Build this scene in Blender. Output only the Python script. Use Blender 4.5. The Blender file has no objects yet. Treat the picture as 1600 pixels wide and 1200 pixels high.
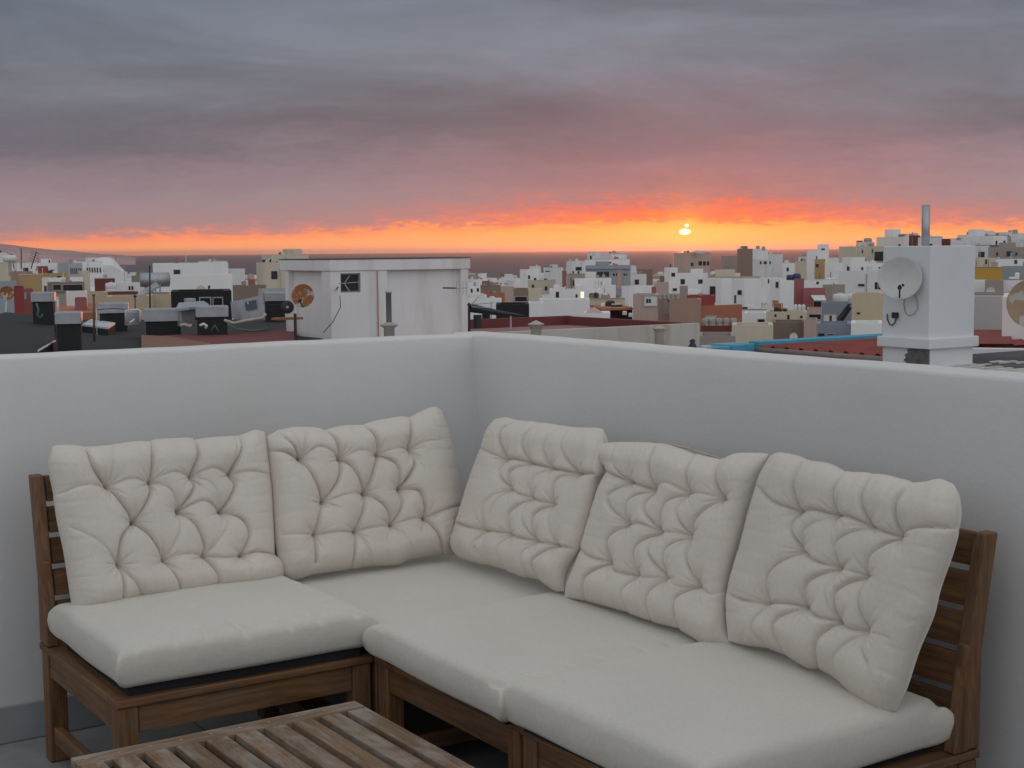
import bpy, math, random
import numpy as np
from mathutils import Vector, Matrix
R = math.radians
random.seed(7)
rng = np.random.default_rng(5)
SC = bpy.context.scene
COL = SC.collection

# ------------------------------------------------------------------ camera
F_PX, PITCH, ROLL, YAW = 2243.35, 0.0924, -0.0095, 0.5841      # focal length in pixels of a 1600 px wide picture
CX, CY, H = -2.361, -3.789, 1.270                              # standing on the terrace, parapet corner at 0,0
HW = 1.0137                                                    # parapet height
_fw = np.array([math.sin(YAW)*math.cos(PITCH), math.cos(YAW)*math.cos(PITCH), -math.sin(PITCH)])
_r0 = np.array([math.cos(YAW), -math.sin(YAW), 0.0]); _u0 = np.cross(_r0, _fw)
_r = math.cos(ROLL)*_r0 + math.sin(ROLL)*_u0; _u = -math.sin(ROLL)*_r0 + math.cos(ROLL)*_u0
CAM = np.array([CX, CY, H])
cd = bpy.data.cameras.new('camera'); cam = bpy.data.objects.new('camera', cd); COL.objects.link(cam)
cd.sensor_width = 36.0; cd.lens = 36.0*F_PX/1600; cd.clip_start = 0.05; cd.clip_end = 400000
cam.matrix_world = Matrix(((_r[0], _u[0], -_fw[0], CX), (_r[1], _u[1], -_fw[1], CY), (_r[2], _u[2], -_fw[2], H), (0, 0, 0, 1)))
SC.camera = cam
SC.render.resolution_x, SC.render.resolution_y = 1024, 768

# ------------------------------------------------------------------ node helpers
class NT:
    """small expression helper round a node tree"""
    def __init__(s, tree): s.t = tree
    def n(s, typ, **kw):
        nd = s.t.nodes.new(typ)
        for k, v in kw.items(): setattr(nd, k, v)
        return nd
    def l(s, a, b): s.t.links.new(a, b)
    def put(s, sock, v):
        if hasattr(v, 'is_output') or isinstance(v, bpy.types.NodeSocket): s.l(v, sock)
        else:
            try: sock.default_value = v
            except Exception: sock.default_value = (*v, 1.0)
    def m(s, op, a, b=None, c=None, clamp=False):
        nd = s.n('ShaderNodeMath', operation=op); nd.use_clamp = clamp
        s.put(nd.inputs[0], a)
        if b is not None: s.put(nd.inputs[1], b)
        if c is not None: s.put(nd.inputs[2], c)
        return nd.outputs[0]
    def mr(s, v, a, b, c=0.0, d=1.0, smooth=False):
        nd = s.n('ShaderNodeMapRange'); nd.clamp = True
        if smooth: nd.interpolation_type = 'SMOOTHSTEP'
        for i, x in enumerate((v, a, b, c, d)): s.put(nd.inputs[i], x)
        return nd.outputs[0]
    def vec(s, x, y, z):
        nd = s.n('ShaderNodeCombineXYZ')
        for i, v in enumerate((x, y, z)): s.put(nd.inputs[i], v)
        return nd.outputs[0]
    def noise(s, v, scale=5., detail=4., rough=.55, dist=0., col=False):
        nd = s.n('ShaderNodeTexNoise')
        if v is not None: s.l(v, nd.inputs['Vector'])
        nd.inputs['Scale'].default_value = scale; nd.inputs['Detail'].default_value = detail
        nd.inputs['Roughness'].default_value = rough; nd.inputs['Distortion'].default_value = dist
        return nd.outputs['Color' if col else 'Fac']
    def ramp(s, fac, stops, interp='EASE'):
        nd = s.n('ShaderNodeValToRGB'); cr = nd.color_ramp; cr.interpolation = interp
        while len(cr.elements) > 1: cr.elements.remove(cr.elements[0])
        cr.elements[0].position = stops[0][0]; cr.elements[0].color = (*stops[0][1], 1)
        for p, c in stops[1:]:
            e = cr.elements.new(p); e.color = (*c, 1)
        s.put(nd.inputs[0], fac); return nd.outputs[0]
    def mix(s, f, a, b, mode='MIX'):
        nd = s.n('ShaderNodeMix', data_type='RGBA', blend_type=mode)
        s.put(nd.inputs[0], f); s.put(nd.inputs[6], a if not isinstance(a, tuple) else (*a, 1)); s.put(nd.inputs[7], b if not isinstance(b, tuple) else (*b, 1))
        return nd.outputs[2]
def lin(r, g, b):
    return tuple((c/255/12.92 if c <= 10 else ((c/255+.055)/1.055)**2.4) for c in (r, g, b))

# ------------------------------------------------------------------ sky
SUN_AZ = YAW + math.atan((1071-800)/F_PX); SUN_EL = math.atan(27/F_PX)
world = bpy.data.worlds.new('World'); SC.world = world; world.use_nodes = True
wt = NT(world.node_tree); world.node_tree.nodes.clear()
tc = wt.n('ShaderNodeTexCoord'); sep = wt.n('ShaderNodeSeparateXYZ'); wt.l(tc.outputs['Generated'], sep.inputs[0])
X_, Y_, Z_ = sep.outputs
# direction turned so that +Y points at the sun
ca, sa = math.cos(SUN_AZ), math.sin(SUN_AZ)
xs = wt.m('SUBTRACT', wt.m('MULTIPLY', X_, ca), wt.m('MULTIPLY', Y_, sa))
ys = wt.m('ADD', wt.m('MULTIPLY', X_, sa), wt.m('MULTIPLY', Y_, ca))
az = wt.m('MULTIPLY', wt.m('ARCTAN2', xs, ys), 180/math.pi)      # degrees right of the sun
el = wt.m('MULTIPLY', wt.m('ARCSINE', Z_), 180/math.pi)
v1 = wt.vec(wt.m('MULTIPLY', az, .10), wt.m('MULTIPLY', el, .42), 3.1)
v2 = wt.vec(wt.m('MULTIPLY', az, .62), wt.m('MULTIPLY', el, 3.0), 7.7)
n1 = wt.noise(v1, 1.0, 5, .55, .6)                             # broad stratus bands
n2 = wt.noise(v2, 1.0, 6, .6, .4)                              # torn edge of the cloud deck
v3 = wt.vec(wt.m('MULTIPLY', az, 1.6), wt.m('MULTIPLY', el, 6.0), 1.7)
n3 = wt.noise(v3, 1.0, 6, .62, .5)
n1c = wt.m('SUBTRACT', n1, .5); n2c = wt.m('SUBTRACT', n2, .5); n3c = wt.m('SUBTRACT', n3, .5)
# height of the cloud deck's lower edge falls away from the sun
azn = wt.m('ABSOLUTE', wt.m('ADD', az, 2.0))
edge = wt.mr(azn, 3., 26., 0., -.55)
eA = wt.m('SUBTRACT', el, edge)
eA = wt.m('ADD', eA, wt.m('MULTIPLY', n2c, wt.mr(el, .15, 1.1, 0., 1.25)))
eA = wt.m('ADD', eA, wt.m('MULTIPLY', n3c, wt.mr(el, .35, 1.2, 0., 1.3)))
eA = wt.m('ADD', eA, wt.m('MULTIPLY', n1c, wt.mr(el, 1.2, 5., 0., 3.6)))
fac = wt.mr(eA, 0., 10.)
near = wt.ramp(fac, [(0.0, lin(255, 166, 78)), (.07, lin(255, 174, 84)), (.098, lin(255, 162, 76)), (.114, lin(254, 122, 70)), (.15, lin(242, 106, 78)), (.185, lin(208, 110, 100)),
                     (.22, lin(173, 116, 118)), (.32, lin(151, 112, 121)), (.44, lin(127, 108, 120)), (.55, lin(118, 110, 122)), (.70, lin(118, 120, 133)), (.82, lin(112, 119, 132)), (1., lin(108, 116, 129))], 'LINEAR')
far_ = wt.ramp(fac, [(0.0, lin(255, 172, 118)), (.07, lin(255, 160, 102)), (.098, lin(248, 142, 96)), (.116, lin(196, 132, 122)), (.15, lin(162, 132, 134)), (.24, lin(151, 134, 141)),
                     (.34, lin(142, 126, 135)), (.50, lin(114, 110, 121)), (.66, lin(121, 124, 135)), (.80, lin(110, 117, 129)), (1., lin(106, 114, 127))], 'LINEAR')
g = wt.m('EXPONENT', wt.m('MULTIPLY', wt.m('POWER', wt.m('DIVIDE', az, 9.), 2.), -1.))
low = wt.mix(g, far_, near)
# yellow glow hugging the sun below the deck
dy = wt.m('SUBTRACT', el, math.degrees(SUN_EL))
d2 = wt.m('ADD', wt.m('POWER', wt.m('DIVIDE', az, 2.6), 2.), wt.m('POWER', wt.m('DIVIDE', wt.m('ADD', dy, .12), .42), 2.))
glow = wt.m('EXPONENT', wt.m('MULTIPLY', d2, -1.))
deck = wt.mr(eA, .95, 1.12, 1., .0)
low = wt.mix(wt.m('MULTIPLY', wt.m('MULTIPLY', glow, deck), .6), low, lin(255, 204, 96))
# the sun itself, cut by a strip of cloud
ds = wt.m('SQRT', wt.m('ADD', wt.m('POWER', az, 2.), wt.m('POWER', dy, 2.)))
rag = wt.m('MULTIPLY', n3c, .5)
lowb = wt.m('SQRT', wt.m('ADD', wt.m('POWER', wt.m('DIVIDE', az, .19), 2.), wt.m('POWER', wt.m('DIVIDE', dy, .10), 2.)))
upb = wt.m('SQRT', wt.m('ADD', wt.m('POWER', wt.m('DIVIDE', wt.m('SUBTRACT', az, .07), .085), 2.), wt.m('POWER', wt.m('DIVIDE', wt.m('SUBTRACT', dy, .245), .075), 2.)))
ring = wt.m('EXPONENT', wt.m('MULTIPLY', ds, -2.0))
veil = wt.mr(wt.m('ADD', wt.m('ABSOLUTE', wt.m('SUBTRACT', dy, .17)), rag), .01, .10, .25, 1., True)   # torn strip of cloud across the sun
low = wt.mix(wt.m('MULTIPLY', wt.m('MULTIPLY', ring, veil), .85), low, (1.35, .58, .11))
low = wt.mix(wt.mr(wt.m('ADD', lowb, rag), .55, 1.45, 1., 0., True), low, (3.6, 2.9, 1.5))
low = wt.mix(wt.mr(upb, .6, 1.2, 1., 0., True), low, (2.4, 1.5, 1.0))
# mottled shading of the deck
v4 = wt.vec(wt.m('MULTIPLY', az, .06), wt.m('MULTIPLY', wt.m('ADD', el, wt.m('MULTIPLY', az, .035)), .30), 12.4)
n4 = wt.noise(v4, 1.0, 6, .58, .8)
shade = wt.mr(n4, .32, .68, .79, 1.25)
shade = wt.m('ADD', wt.m('MULTIPLY', wt.m('SUBTRACT', shade, 1.), wt.mr(el, 1.6, 5.5)), 1.)
v5 = wt.vec(wt.m('MULTIPLY', wt.m('ADD', az, wt.m('MULTIPLY', el, .8)), .22), wt.m('MULTIPLY', wt.m('ADD', el, wt.m('MULTIPLY', az, .02)), 1.15), 31.)
n5 = wt.noise(v5, 1.0, 8, .62, 1.1)
shade = wt.m('ADD', shade, wt.m('MULTIPLY', wt.mr(n5, .3, .7, -.04, .04), wt.mr(el, 1.0, 2.5)))
shade = wt.m('MULTIPLY', shade, wt.m('ADD', 1., wt.m('MULTIPLY', wt.m('EXPONENT', wt.m('MULTIPLY', el, -1.6)), .42)))
low = wt.mix(1.0, low, wt.vec(shade, shade, shade), 'MULTIPLY')
# above the picture the overcast grows brighter, most of all behind the camera to the left
back = wt.m('ADD', wt.m('MULTIPLY', X_, -.20), wt.m('MULTIPLY', Y_, -.98))
up_c = wt.mix(wt.mr(back, -.8, 1., 0., 1.), lin(163, 165, 169), lin(222, 225, 229))
sky = wt.mix(wt.mr(el, 9.5, 32., 0., 1., True), low, up_c)
away = wt.mr(wt.m('ABSOLUTE', az), 45., 115., 0., 1., True)     # no afterglow on the far side of the sky
sky = wt.mix(away, sky, up_c)
ns = wt.n('ShaderNodeTexSky', sky_type='NISHITA', sun_disc=False); ns.sun_elevation = max(SUN_EL, R(.8)); ns.sun_rotation = SUN_AZ
sky = wt.mix(1.0, sky, wt.mix(1.0, ns.outputs[0], (.004, .004, .004), 'MULTIPLY'), 'ADD')
below = wt.mr(el, -.35, -.02, 0., 1.)
sky = wt.mix(below, lin(96, 84, 92), sky)
bg = wt.n('ShaderNodeBackground'); wo = wt.n('ShaderNodeOutputWorld')
wt.l(sky, bg.inputs[0]); bg.inputs[1].default_value = 1.0; wt.l(bg.outputs[0], wo.inputs[0])
world.cycles.sampling_method = 'MANUAL'; world.cycles.sample_map_resolution = 2048

# ------------------------------------------------------------------ sun, half behind the cloud on the horizon
sl = bpy.data.lights.new('sun', 'SUN'); sl.energy = .35; sl.angle = R(.6); sl.color = (1., .30, .12)
so = bpy.data.objects.new('sun', sl); COL.objects.link(so)
sd = Vector((math.sin(SUN_AZ)*math.cos(SUN_EL), math.cos(SUN_AZ)*math.cos(SUN_EL), math.sin(SUN_EL)))
so.rotation_euler = sd.to_track_quat('Z', 'Y').to_euler(); so.location = (0, 0, 30)

SC.view_settings.view_transform = 'Standard'; SC.view_settings.look = 'None'
SC.view_settings.exposure = 0.0; SC.view_settings.gamma = 1.0
SC.render.engine = 'CYCLES'

# ------------------------------------------------------------------ pixel helpers (pixels of the 1600x1200 photograph)
def ray(x, y): return _fw + (x-800)/F_PX*_r - (y-600)/F_PX*_u
def onz(x, y, z): d = ray(x, y); return CAM + d*(z-H)/d[2]
def ony(x, y, v): d = ray(x, y); return CAM + d*(v-CY)/d[1]
def onx(x, y, v): d = ray(x, y); return CAM + d*(v-CX)/d[0]
def at(x, y, D):
    d = ray(x, y); return CAM + d*D/math.hypot(d[0], d[1])
def horizon(x): 
    return 600 - F_PX*0.0 - (0) if False else 391.8 - (x-800)*.0117

# ------------------------------------------------------------------ mesh helpers
class MB:
    def __init__(s): s.v = []; s.f = []
    def add(s, vs, fs):
        o = len(s.v); s.v += [tuple(map(float, v)) for v in vs]; s.f += [tuple(i+o for i in f) for f in fs]; return s
    def hexa(s, p):   # 8 points: bottom 4 ccw, top 4 ccw
        return s.add(p, [(3, 2, 1, 0), (4, 5, 6, 7), (0, 1, 5, 4), (1, 2, 6, 5), (2, 3, 7, 6), (3, 0, 4, 7)])
    def box(s, a, b):
        x0, y0, z0 = a; x1, y1, z1 = b
        return s.hexa([(x0, y0, z0), (x1, y0, z0), (x1, y1, z0), (x0, y1, z0), (x0, y0, z1), (x1, y0, z1), (x1, y1, z1), (x0, y1, z1)])
    def obox(s, o, e1, e2, L1, L2, z0, z1):
        o = np.array(o, float)[:2]; a = np.array(e1)[:2]; b = np.array(e2)[:2]
        q = [o, o+a*L1, o+a*L1+b*L2, o+b*L2]
        return s.hexa([(*p, z0) for p in q] + [(*p, z1) for p in q])
    def prism(s, poly, z0, z1):
        n = len(poly); vs = [(*p, z0) for p in poly]+[(*p, z1) for p in poly]
        fs = [tuple(reversed(range(n))), tuple(range(n, 2*n))]+[(i, (i+1) % n, n+(i+1) % n, n+i) for i in range(n)]
        return s.add(vs, fs)
    def tube(s, pts, r, n=8, cap=True):
        pts = [Vector(p) for p in pts]; rs = r if isinstance(r, (list, tuple)) else [r]*len(pts)
        vs = []; prev = None
        for i, p in enumerate(pts):
            t = (pts[min(i+1, len(pts)-1)]-pts[max(i-1, 0)]).normalized()
            a = t.orthogonal().normalized() if prev is None else (prev-t*prev.dot(t)).normalized()
            prev = a; b = t.cross(a)
            for k in range(n):
                w = 2*math.pi*k/n; vs.append(p+(a*math.cos(w)+b*math.sin(w))*rs[i])
        fs = [(i*n+k, i*n+(k+1) % n, (i+1)*n+(k+1) % n, (i+1)*n+k) for i in range(len(pts)-1) for k in range(n)]
        if cap: fs += [tuple(reversed(range(n))), tuple(range((len(pts)-1)*n, len(pts)*n))]
        return s.add(vs, fs)
    def lathe(s, prof, c=(0, 0, 0), n=20, ax=None):
        """prof: (radius, height) pairs round the axis ax through c"""
        ax = Vector(ax or (0, 0, 1)).normalized(); a = ax.orthogonal().normalized(); b = ax.cross(a); c = Vector(c); vs = []
        for r, h in prof:
            for k in range(n):
                w = 2*math.pi*k/n; vs.append(c+ax*h+(a*math.cos(w)+b*math.sin(w))*max(r, 1e-4))
        m = len(prof)
        fs = [(i*n+k, i*n+(k+1) % n, (i+1)*n+(k+1) % n, (i+1)*n+k) for i in range(m-1) for k in range(n)]
        fs += [tuple(reversed(range(n))), tuple(range((m-1)*n, m*n))]
        return s.add(vs, fs)
    def build(s, name, mat, parent=None, bevel=0., smooth=False, loc=None, world=True):
        """link as one mesh object; vertices are given in world space unless world=False"""
        me = bpy.data.meshes.new(name)
        off = np.zeros(3)
        if world:
            if parent is not None: off = np.array(parent['_o'])
            elif loc is not None: off = np.array(loc, float)
        vs = np.array(s.v)-off
        me.from_pydata([tuple(v) for v in vs], [], s.f); me.update()
        if smooth:
            me.polygons.foreach_set('use_smooth', [True]*len(me.polygons))
        o = bpy.data.objects.new(name, me); COL.objects.link(o)
        if mat: me.materials.append(mat)
        if parent is not None: o.parent = parent
        elif loc is not None: o.location = tuple(loc)
        o['_o'] = [float(c) for c in off]
        if bevel:
            b = o.modifiers.new('bevel', 'BEVEL'); b.width = bevel; b.segments = 2; b.limit_method = 'ANGLE'; b.angle_limit = R(40)
            b.harden_normals = False
            me.polygons.foreach_set('use_smooth', [True]*len(me.polygons))
            w = o.modifiers.new('wn', 'WEIGHTED_NORMAL'); w.keep_sharp = True
        return o
def tag(o, label=None, cat=None, group=None, kind=None):
    if label: o['label'] = label
    if cat: o['category'] = cat
    if group: o['group'] = group
    if kind: o['kind'] = kind
    return o
def thing(name, loc, label, cat, group=None, rz=0.):
    o = bpy.data.objects.new(name, None); COL.objects.link(o); o.location = tuple(float(c) for c in loc); o.rotation_euler = (0, 0, rz)
    o.empty_display_size = .2
    o['_o'] = [float(c) for c in loc]
    return tag(o, label, cat, group)
def copy_tree(o, parent=None):
    c = o.copy(); COL.objects.link(c)
    if parent is not None: c.parent = parent
    for ch in [k for k in bpy.data.objects if k.parent == o]: copy_tree(ch, c)
    return c

# ------------------------------------------------------------------ materials
MATS = {}
def base_mat(name):
    m = bpy.data.materials.new(name); m.use_nodes = True; t = NT(m.node_tree)
    p = m.node_tree.nodes['Principled BSDF']; return m, t, p
def bump(t, p, h, strength=.3, dist=.01):
    b = t.n('ShaderNodeBump'); b.inputs['Strength'].default_value = strength; b.inputs['Distance'].default_value = dist
    t.l(h, b.inputs['Height']); t.l(b.outputs[0], p.inputs['Normal'])
def plaster(col, rough=.85, stain=.25, scale=1., name=None, big=False):
    key = ('pl', tuple(round(c, 3) for c in col), rough, stain, scale)
    if key in MATS: return MATS[key]
    m, t, p = base_mat(name or 'plaster')
    c = t.n('ShaderNodeTexCoord').outputs['Object']
    mp = t.n('ShaderNodeMapping'); t.l(c, mp.inputs[0]); mp.inputs['Scale'].default_value = (1.1*scale, 1.1*scale, .16*scale)
    streak = t.noise(mp.outputs[0], 2.2, 5, .65)
    blot = t.noise(c, .7*scale, 5, .6)
    fine = t.noise(c, 60*scale, 3, .6)
    f = t.m('MULTIPLY', t.mr(streak, .48, .75), t.mr(blot, .4, .7))
    dark = tuple(x*y for x, y in zip(col, (.62, .55, .48)))
    cc = t.mix(t.m('MULTIPLY', f, stain*2.2, clamp=True), tuple(col), dark)
    v = t.mr(blot, .3, .7, .93, 1.05)
    cc = t.mix(1., cc, t.vec(v, v, v), 'MULTIPLY')
    t.l(cc, p.inputs['Base Color']); p.inputs['Roughness'].default_value = rough
    bump(t, p, t.m('ADD', fine, t.m('MULTIPLY', streak, 1.5)), .25, .004)
    MATS[key] = m; return m
def simple(name, col, rough=.6, metal=0., var=.12, scale=8., col2=None, thr=(.45, .6), bmp=.15, emit=None):
    if name in MATS: return MATS[name]
    m, t, p = base_mat(name)
    c = t.n('ShaderNodeTexCoord').outputs['Object']
    n_ = t.noise(c, scale, 5, .6)
    if col2: cc = t.mix(t.mr(n_, thr[0], thr[1]), tuple(col), tuple(col2))
    else:
        v = t.mr(n_, .3, .7, 1-var, 1+var); cc = t.mix(1., tuple(col), t.vec(v, v, v), 'MULTIPLY')
    t.l(cc, p.inputs['Base Color']); p.inputs['Roughness'].default_value = rough; p.inputs['Metallic'].default_value = metal
    if bmp: bump(t, p, n_, bmp, .005)
    if emit: 
        p.inputs['Emission Color'].default_value = (*emit[0], 1); p.inputs['Emission Strength'].default_value = emit[1]
    MATS[name] = m; return m
def wood(name, axis, cA, cB, grey=None, greyamt=.0, rough=.6):
    m, t, p = base_mat(name)
    c = t.n('ShaderNodeTexCoord').outputs['Object']; oi = t.n('ShaderNodeObjectInfo')
    va = t.n('ShaderNodeVectorMath', operation='ADD'); t.l(c, va.inputs[0])
    rv = t.vec(t.m('MULTIPLY', oi.outputs['Random'], 9.), t.m('MULTIPLY', oi.outputs['Random'], 17.), t.m('MULTIPLY', oi.outputs['Random'], 5.)); t.l(rv, va.inputs[1])
    mp = t.n('ShaderNodeMapping'); t.l(va.outputs[0], mp.inputs[0])
    s = [22., 22., 22.]; s[axis] = 1.3; mp.inputs['Scale'].default_value = s
    grain = t.noise(mp.outputs[0], 3.0, 6, .65, .8)
    s2 = [70., 70., 70.]; s2[axis] = 3.; mp2 = t.n('ShaderNodeMapping'); t.l(va.outputs[0], mp2.inputs[0]); mp2.inputs['Scale'].default_value = s2
    fibre = t.noise(mp2.outputs[0], 3.0, 3, .6)
    s3 = [9., 9., 9.]; s3[axis] = 3.0; mp3 = t.n('ShaderNodeMapping'); t.l(va.outputs[0], mp3.inputs[0]); mp3.inputs['Scale'].default_value = s3
    patch = t.noise(mp3.outputs[0], 1.6, 6, .7, .5)
    cc = t.mix(t.mr(grain, .3, .7), cA, cB)
    ov = t.mr(oi.outputs['Random'], 0., 1., .78, 1.18); cc = t.mix(1., cc, t.vec(ov, ov, ov), 'MULTIPLY')
    fv = t.mr(fibre, .3, .7, .82, 1.12); cc = t.mix(1., cc, t.vec(fv, fv, fv), 'MULTIPLY')
    if grey: cc = t.mix(t.m('MULTIPLY', t.mr(patch, .44, .68), greyamt), cc, grey)
    t.l(cc, p.inputs['Base Color']); p.inputs['Roughness'].default_value = rough
    bump(t, p, t.m('ADD', grain, t.m('MULTIPLY', fibre, .7)), .45, .0025)
    return m
def fabric(name, col):
    m, t, p = base_mat(name)
    c = t.n('ShaderNodeTexCoord').outputs['Object']
    wv = t.n('ShaderNodeTexWave', wave_type='BANDS', bands_direction='DIAGONAL'); wv.inputs['Scale'].default_value = 260; wv.inputs['Distortion'].default_value = 1.2; t.l(c, wv.inputs[0])
    fine = t.noise(c, 900, 2, .7); slub = t.noise(c, 120, 3, .6); big = t.noise(c, 3.2, 4, .55)
    v = t.m('MULTIPLY', t.mr(big, .3, .7, .95, 1.03), t.mr(slub, .3, .7, .965, 1.03))
    cc = t.mix(1., tuple(col), t.vec(v, v, v), 'MULTIPLY')
    cc = t.mix(t.mr(t.noise(c, 26, 2, .5), .78, .82, 0., .25), cc, (.30, .24, .17))
    t.l(cc, p.inputs['Base Color']); p.inputs['Roughness'].default_value = .92
    p.inputs['Sheen Weight'].default_value = .15; p.inputs['Sheen Roughness'].default_value = .5
    wr = t.noise(c, 16, 5, .6, .7)
    h = t.m('ADD', t.m('ADD', t.m('MULTIPLY', fine, .25), t.m('MULTIPLY', slub, .35)), t.m('MULTIPLY', wr, 2.2))
    bump(t, p, h, .35, .004)
    return m
# ================================================================== THE TERRACE
M_WALL = plaster((.72, .72, .715), .75, .10, .8, 'terrace_render')
M_SKIRT = simple('skirting_grey', (.33, .35, .36), .7, 0, .1, 6)
def floor_mat():
    m, t, p = base_mat('terrace_floor')
    c = t.n('ShaderNodeTexCoord').outputs['Object']
    br = t.n('ShaderNodeTexBrick'); br.offset = 0.; t.l(c, br.inputs[0]); br.inputs['Scale'].default_value = 1.
    br.inputs['Brick Width'].default_value = .33; br.inputs['Row Height'].default_value = .33; br.inputs['Mortar Size'].default_value = .003
    br.inputs['Color1'].default_value = (.28, .29, .295, 1); br.inputs['Color2'].default_value = (.31, .32, .32, 1); br.inputs['Mortar'].default_value = (.14, .14, .14, 1)
    v = t.mr(t.noise(c, 14, 6, .65), .3, .7, .85, 1.1); cc = t.mix(1., br.outputs[0], t.vec(v, v, v), 'MULTIPLY')
    t.l(cc, p.inputs['Base Color']); p.inputs['Roughness'].default_value = .6; bump(t, p, t.noise(c, 40, 4, .6), .2, .003); return m
fl = MB().box((-5.2, -6.2, -.25), (.11, .11, 0)).build('terrace_floor', floor_mat()); tag(fl, kind='structure')
TH = .12
def wall_thing(label, a, b, skirt):
    t_ = thing('parapet_wall', (a[0], a[1], 0), label, 'parapet', 'parapet walls round the terrace')
    # swept cross-section with hand-floated unevenness
    ax_ = 0 if abs(b[0]-a[0]) > abs(b[1]-a[1]) else 1; L = abs(b[ax_]-a[ax_]); T_ = abs(b[1-ax_]-a[1-ax_]); zt = HW-b[2]; r = .006
    sec = [(0, -.9), (0, -.2)]+[(0, z) for z in np.linspace(.15, zt-.06, 9)]+[(0, zt-r*1.6), (r*.3, zt-r*.5), (r*1.1, zt), (T_*.35, zt+.001), (T_*.65, zt+.001), (T_-r, zt), (T_-r*.3, zt-r*.4), (T_, zt-r*1.5), (T_, zt-.1), (T_, -.9)]
    N = int(L/.03); rg_ = np.random.default_rng(len(label)); V = []; m = len(sec)
    ph = rg_.uniform(0, 6.28, 8)
    for i in range(N+1):
        s_ = L*i/N; e = .0006*math.sin(s_*5.1+ph[0])+.0005*math.sin(s_*13+ph[1])+.0004*math.sin(s_*31+ph[2])
        for k, (w, z) in enumerate(sec):
            d_ = .0022*math.sin(s_*4.3+z*5+ph[3])+.0012*math.sin(s_*11-z*9+ph[4])+.0006*math.sin(s_*27+z*23+ph[5])
            dz = e if z > zt-.03 else 0; p = [0., 0., z+dz]; p[ax_] = a[ax_]+s_; p[1-ax_] = a[1-ax_]+w+(d_ if z > .15 and w < T_*.5 else 0); V.append(p)
    Fs = [(i*m+k, (i+1)*m+k, (i+1)*m+(k+1) % m, i*m+(k+1) % m) for i in range(N) for k in range(m)]
    if ax_ == 1: Fs = [f[::-1] for f in Fs]
    Fs += [tuple(range(m)), tuple(N*m+k for k in reversed(range(m)))]
    o = MB().add(V, [f[::-1] for f in Fs]).build('wall', M_WALL, t_, smooth=True)
    es = o.modifiers.new('es', 'EDGE_SPLIT'); es.split_angle = R(50)
    root = t_
    MB().box(*skirt).build('skirting', M_SKIRT, t_, bevel=.003)
wall_thing('long whitewashed terrace wall behind the left of the sofa, bluish in the light', (-5.2, 0., 0), (0.05, TH-.004, .0025), ((-5.2, -.012, .001), (-.014, .0, .099)))
wall_thing('shaded white terrace wall running right from the corner behind the three right cushions', (0., -6.2, 0), (TH, TH, 0), ((-.012, -6.2, .001), (0., -.0005, .099)))


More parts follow.
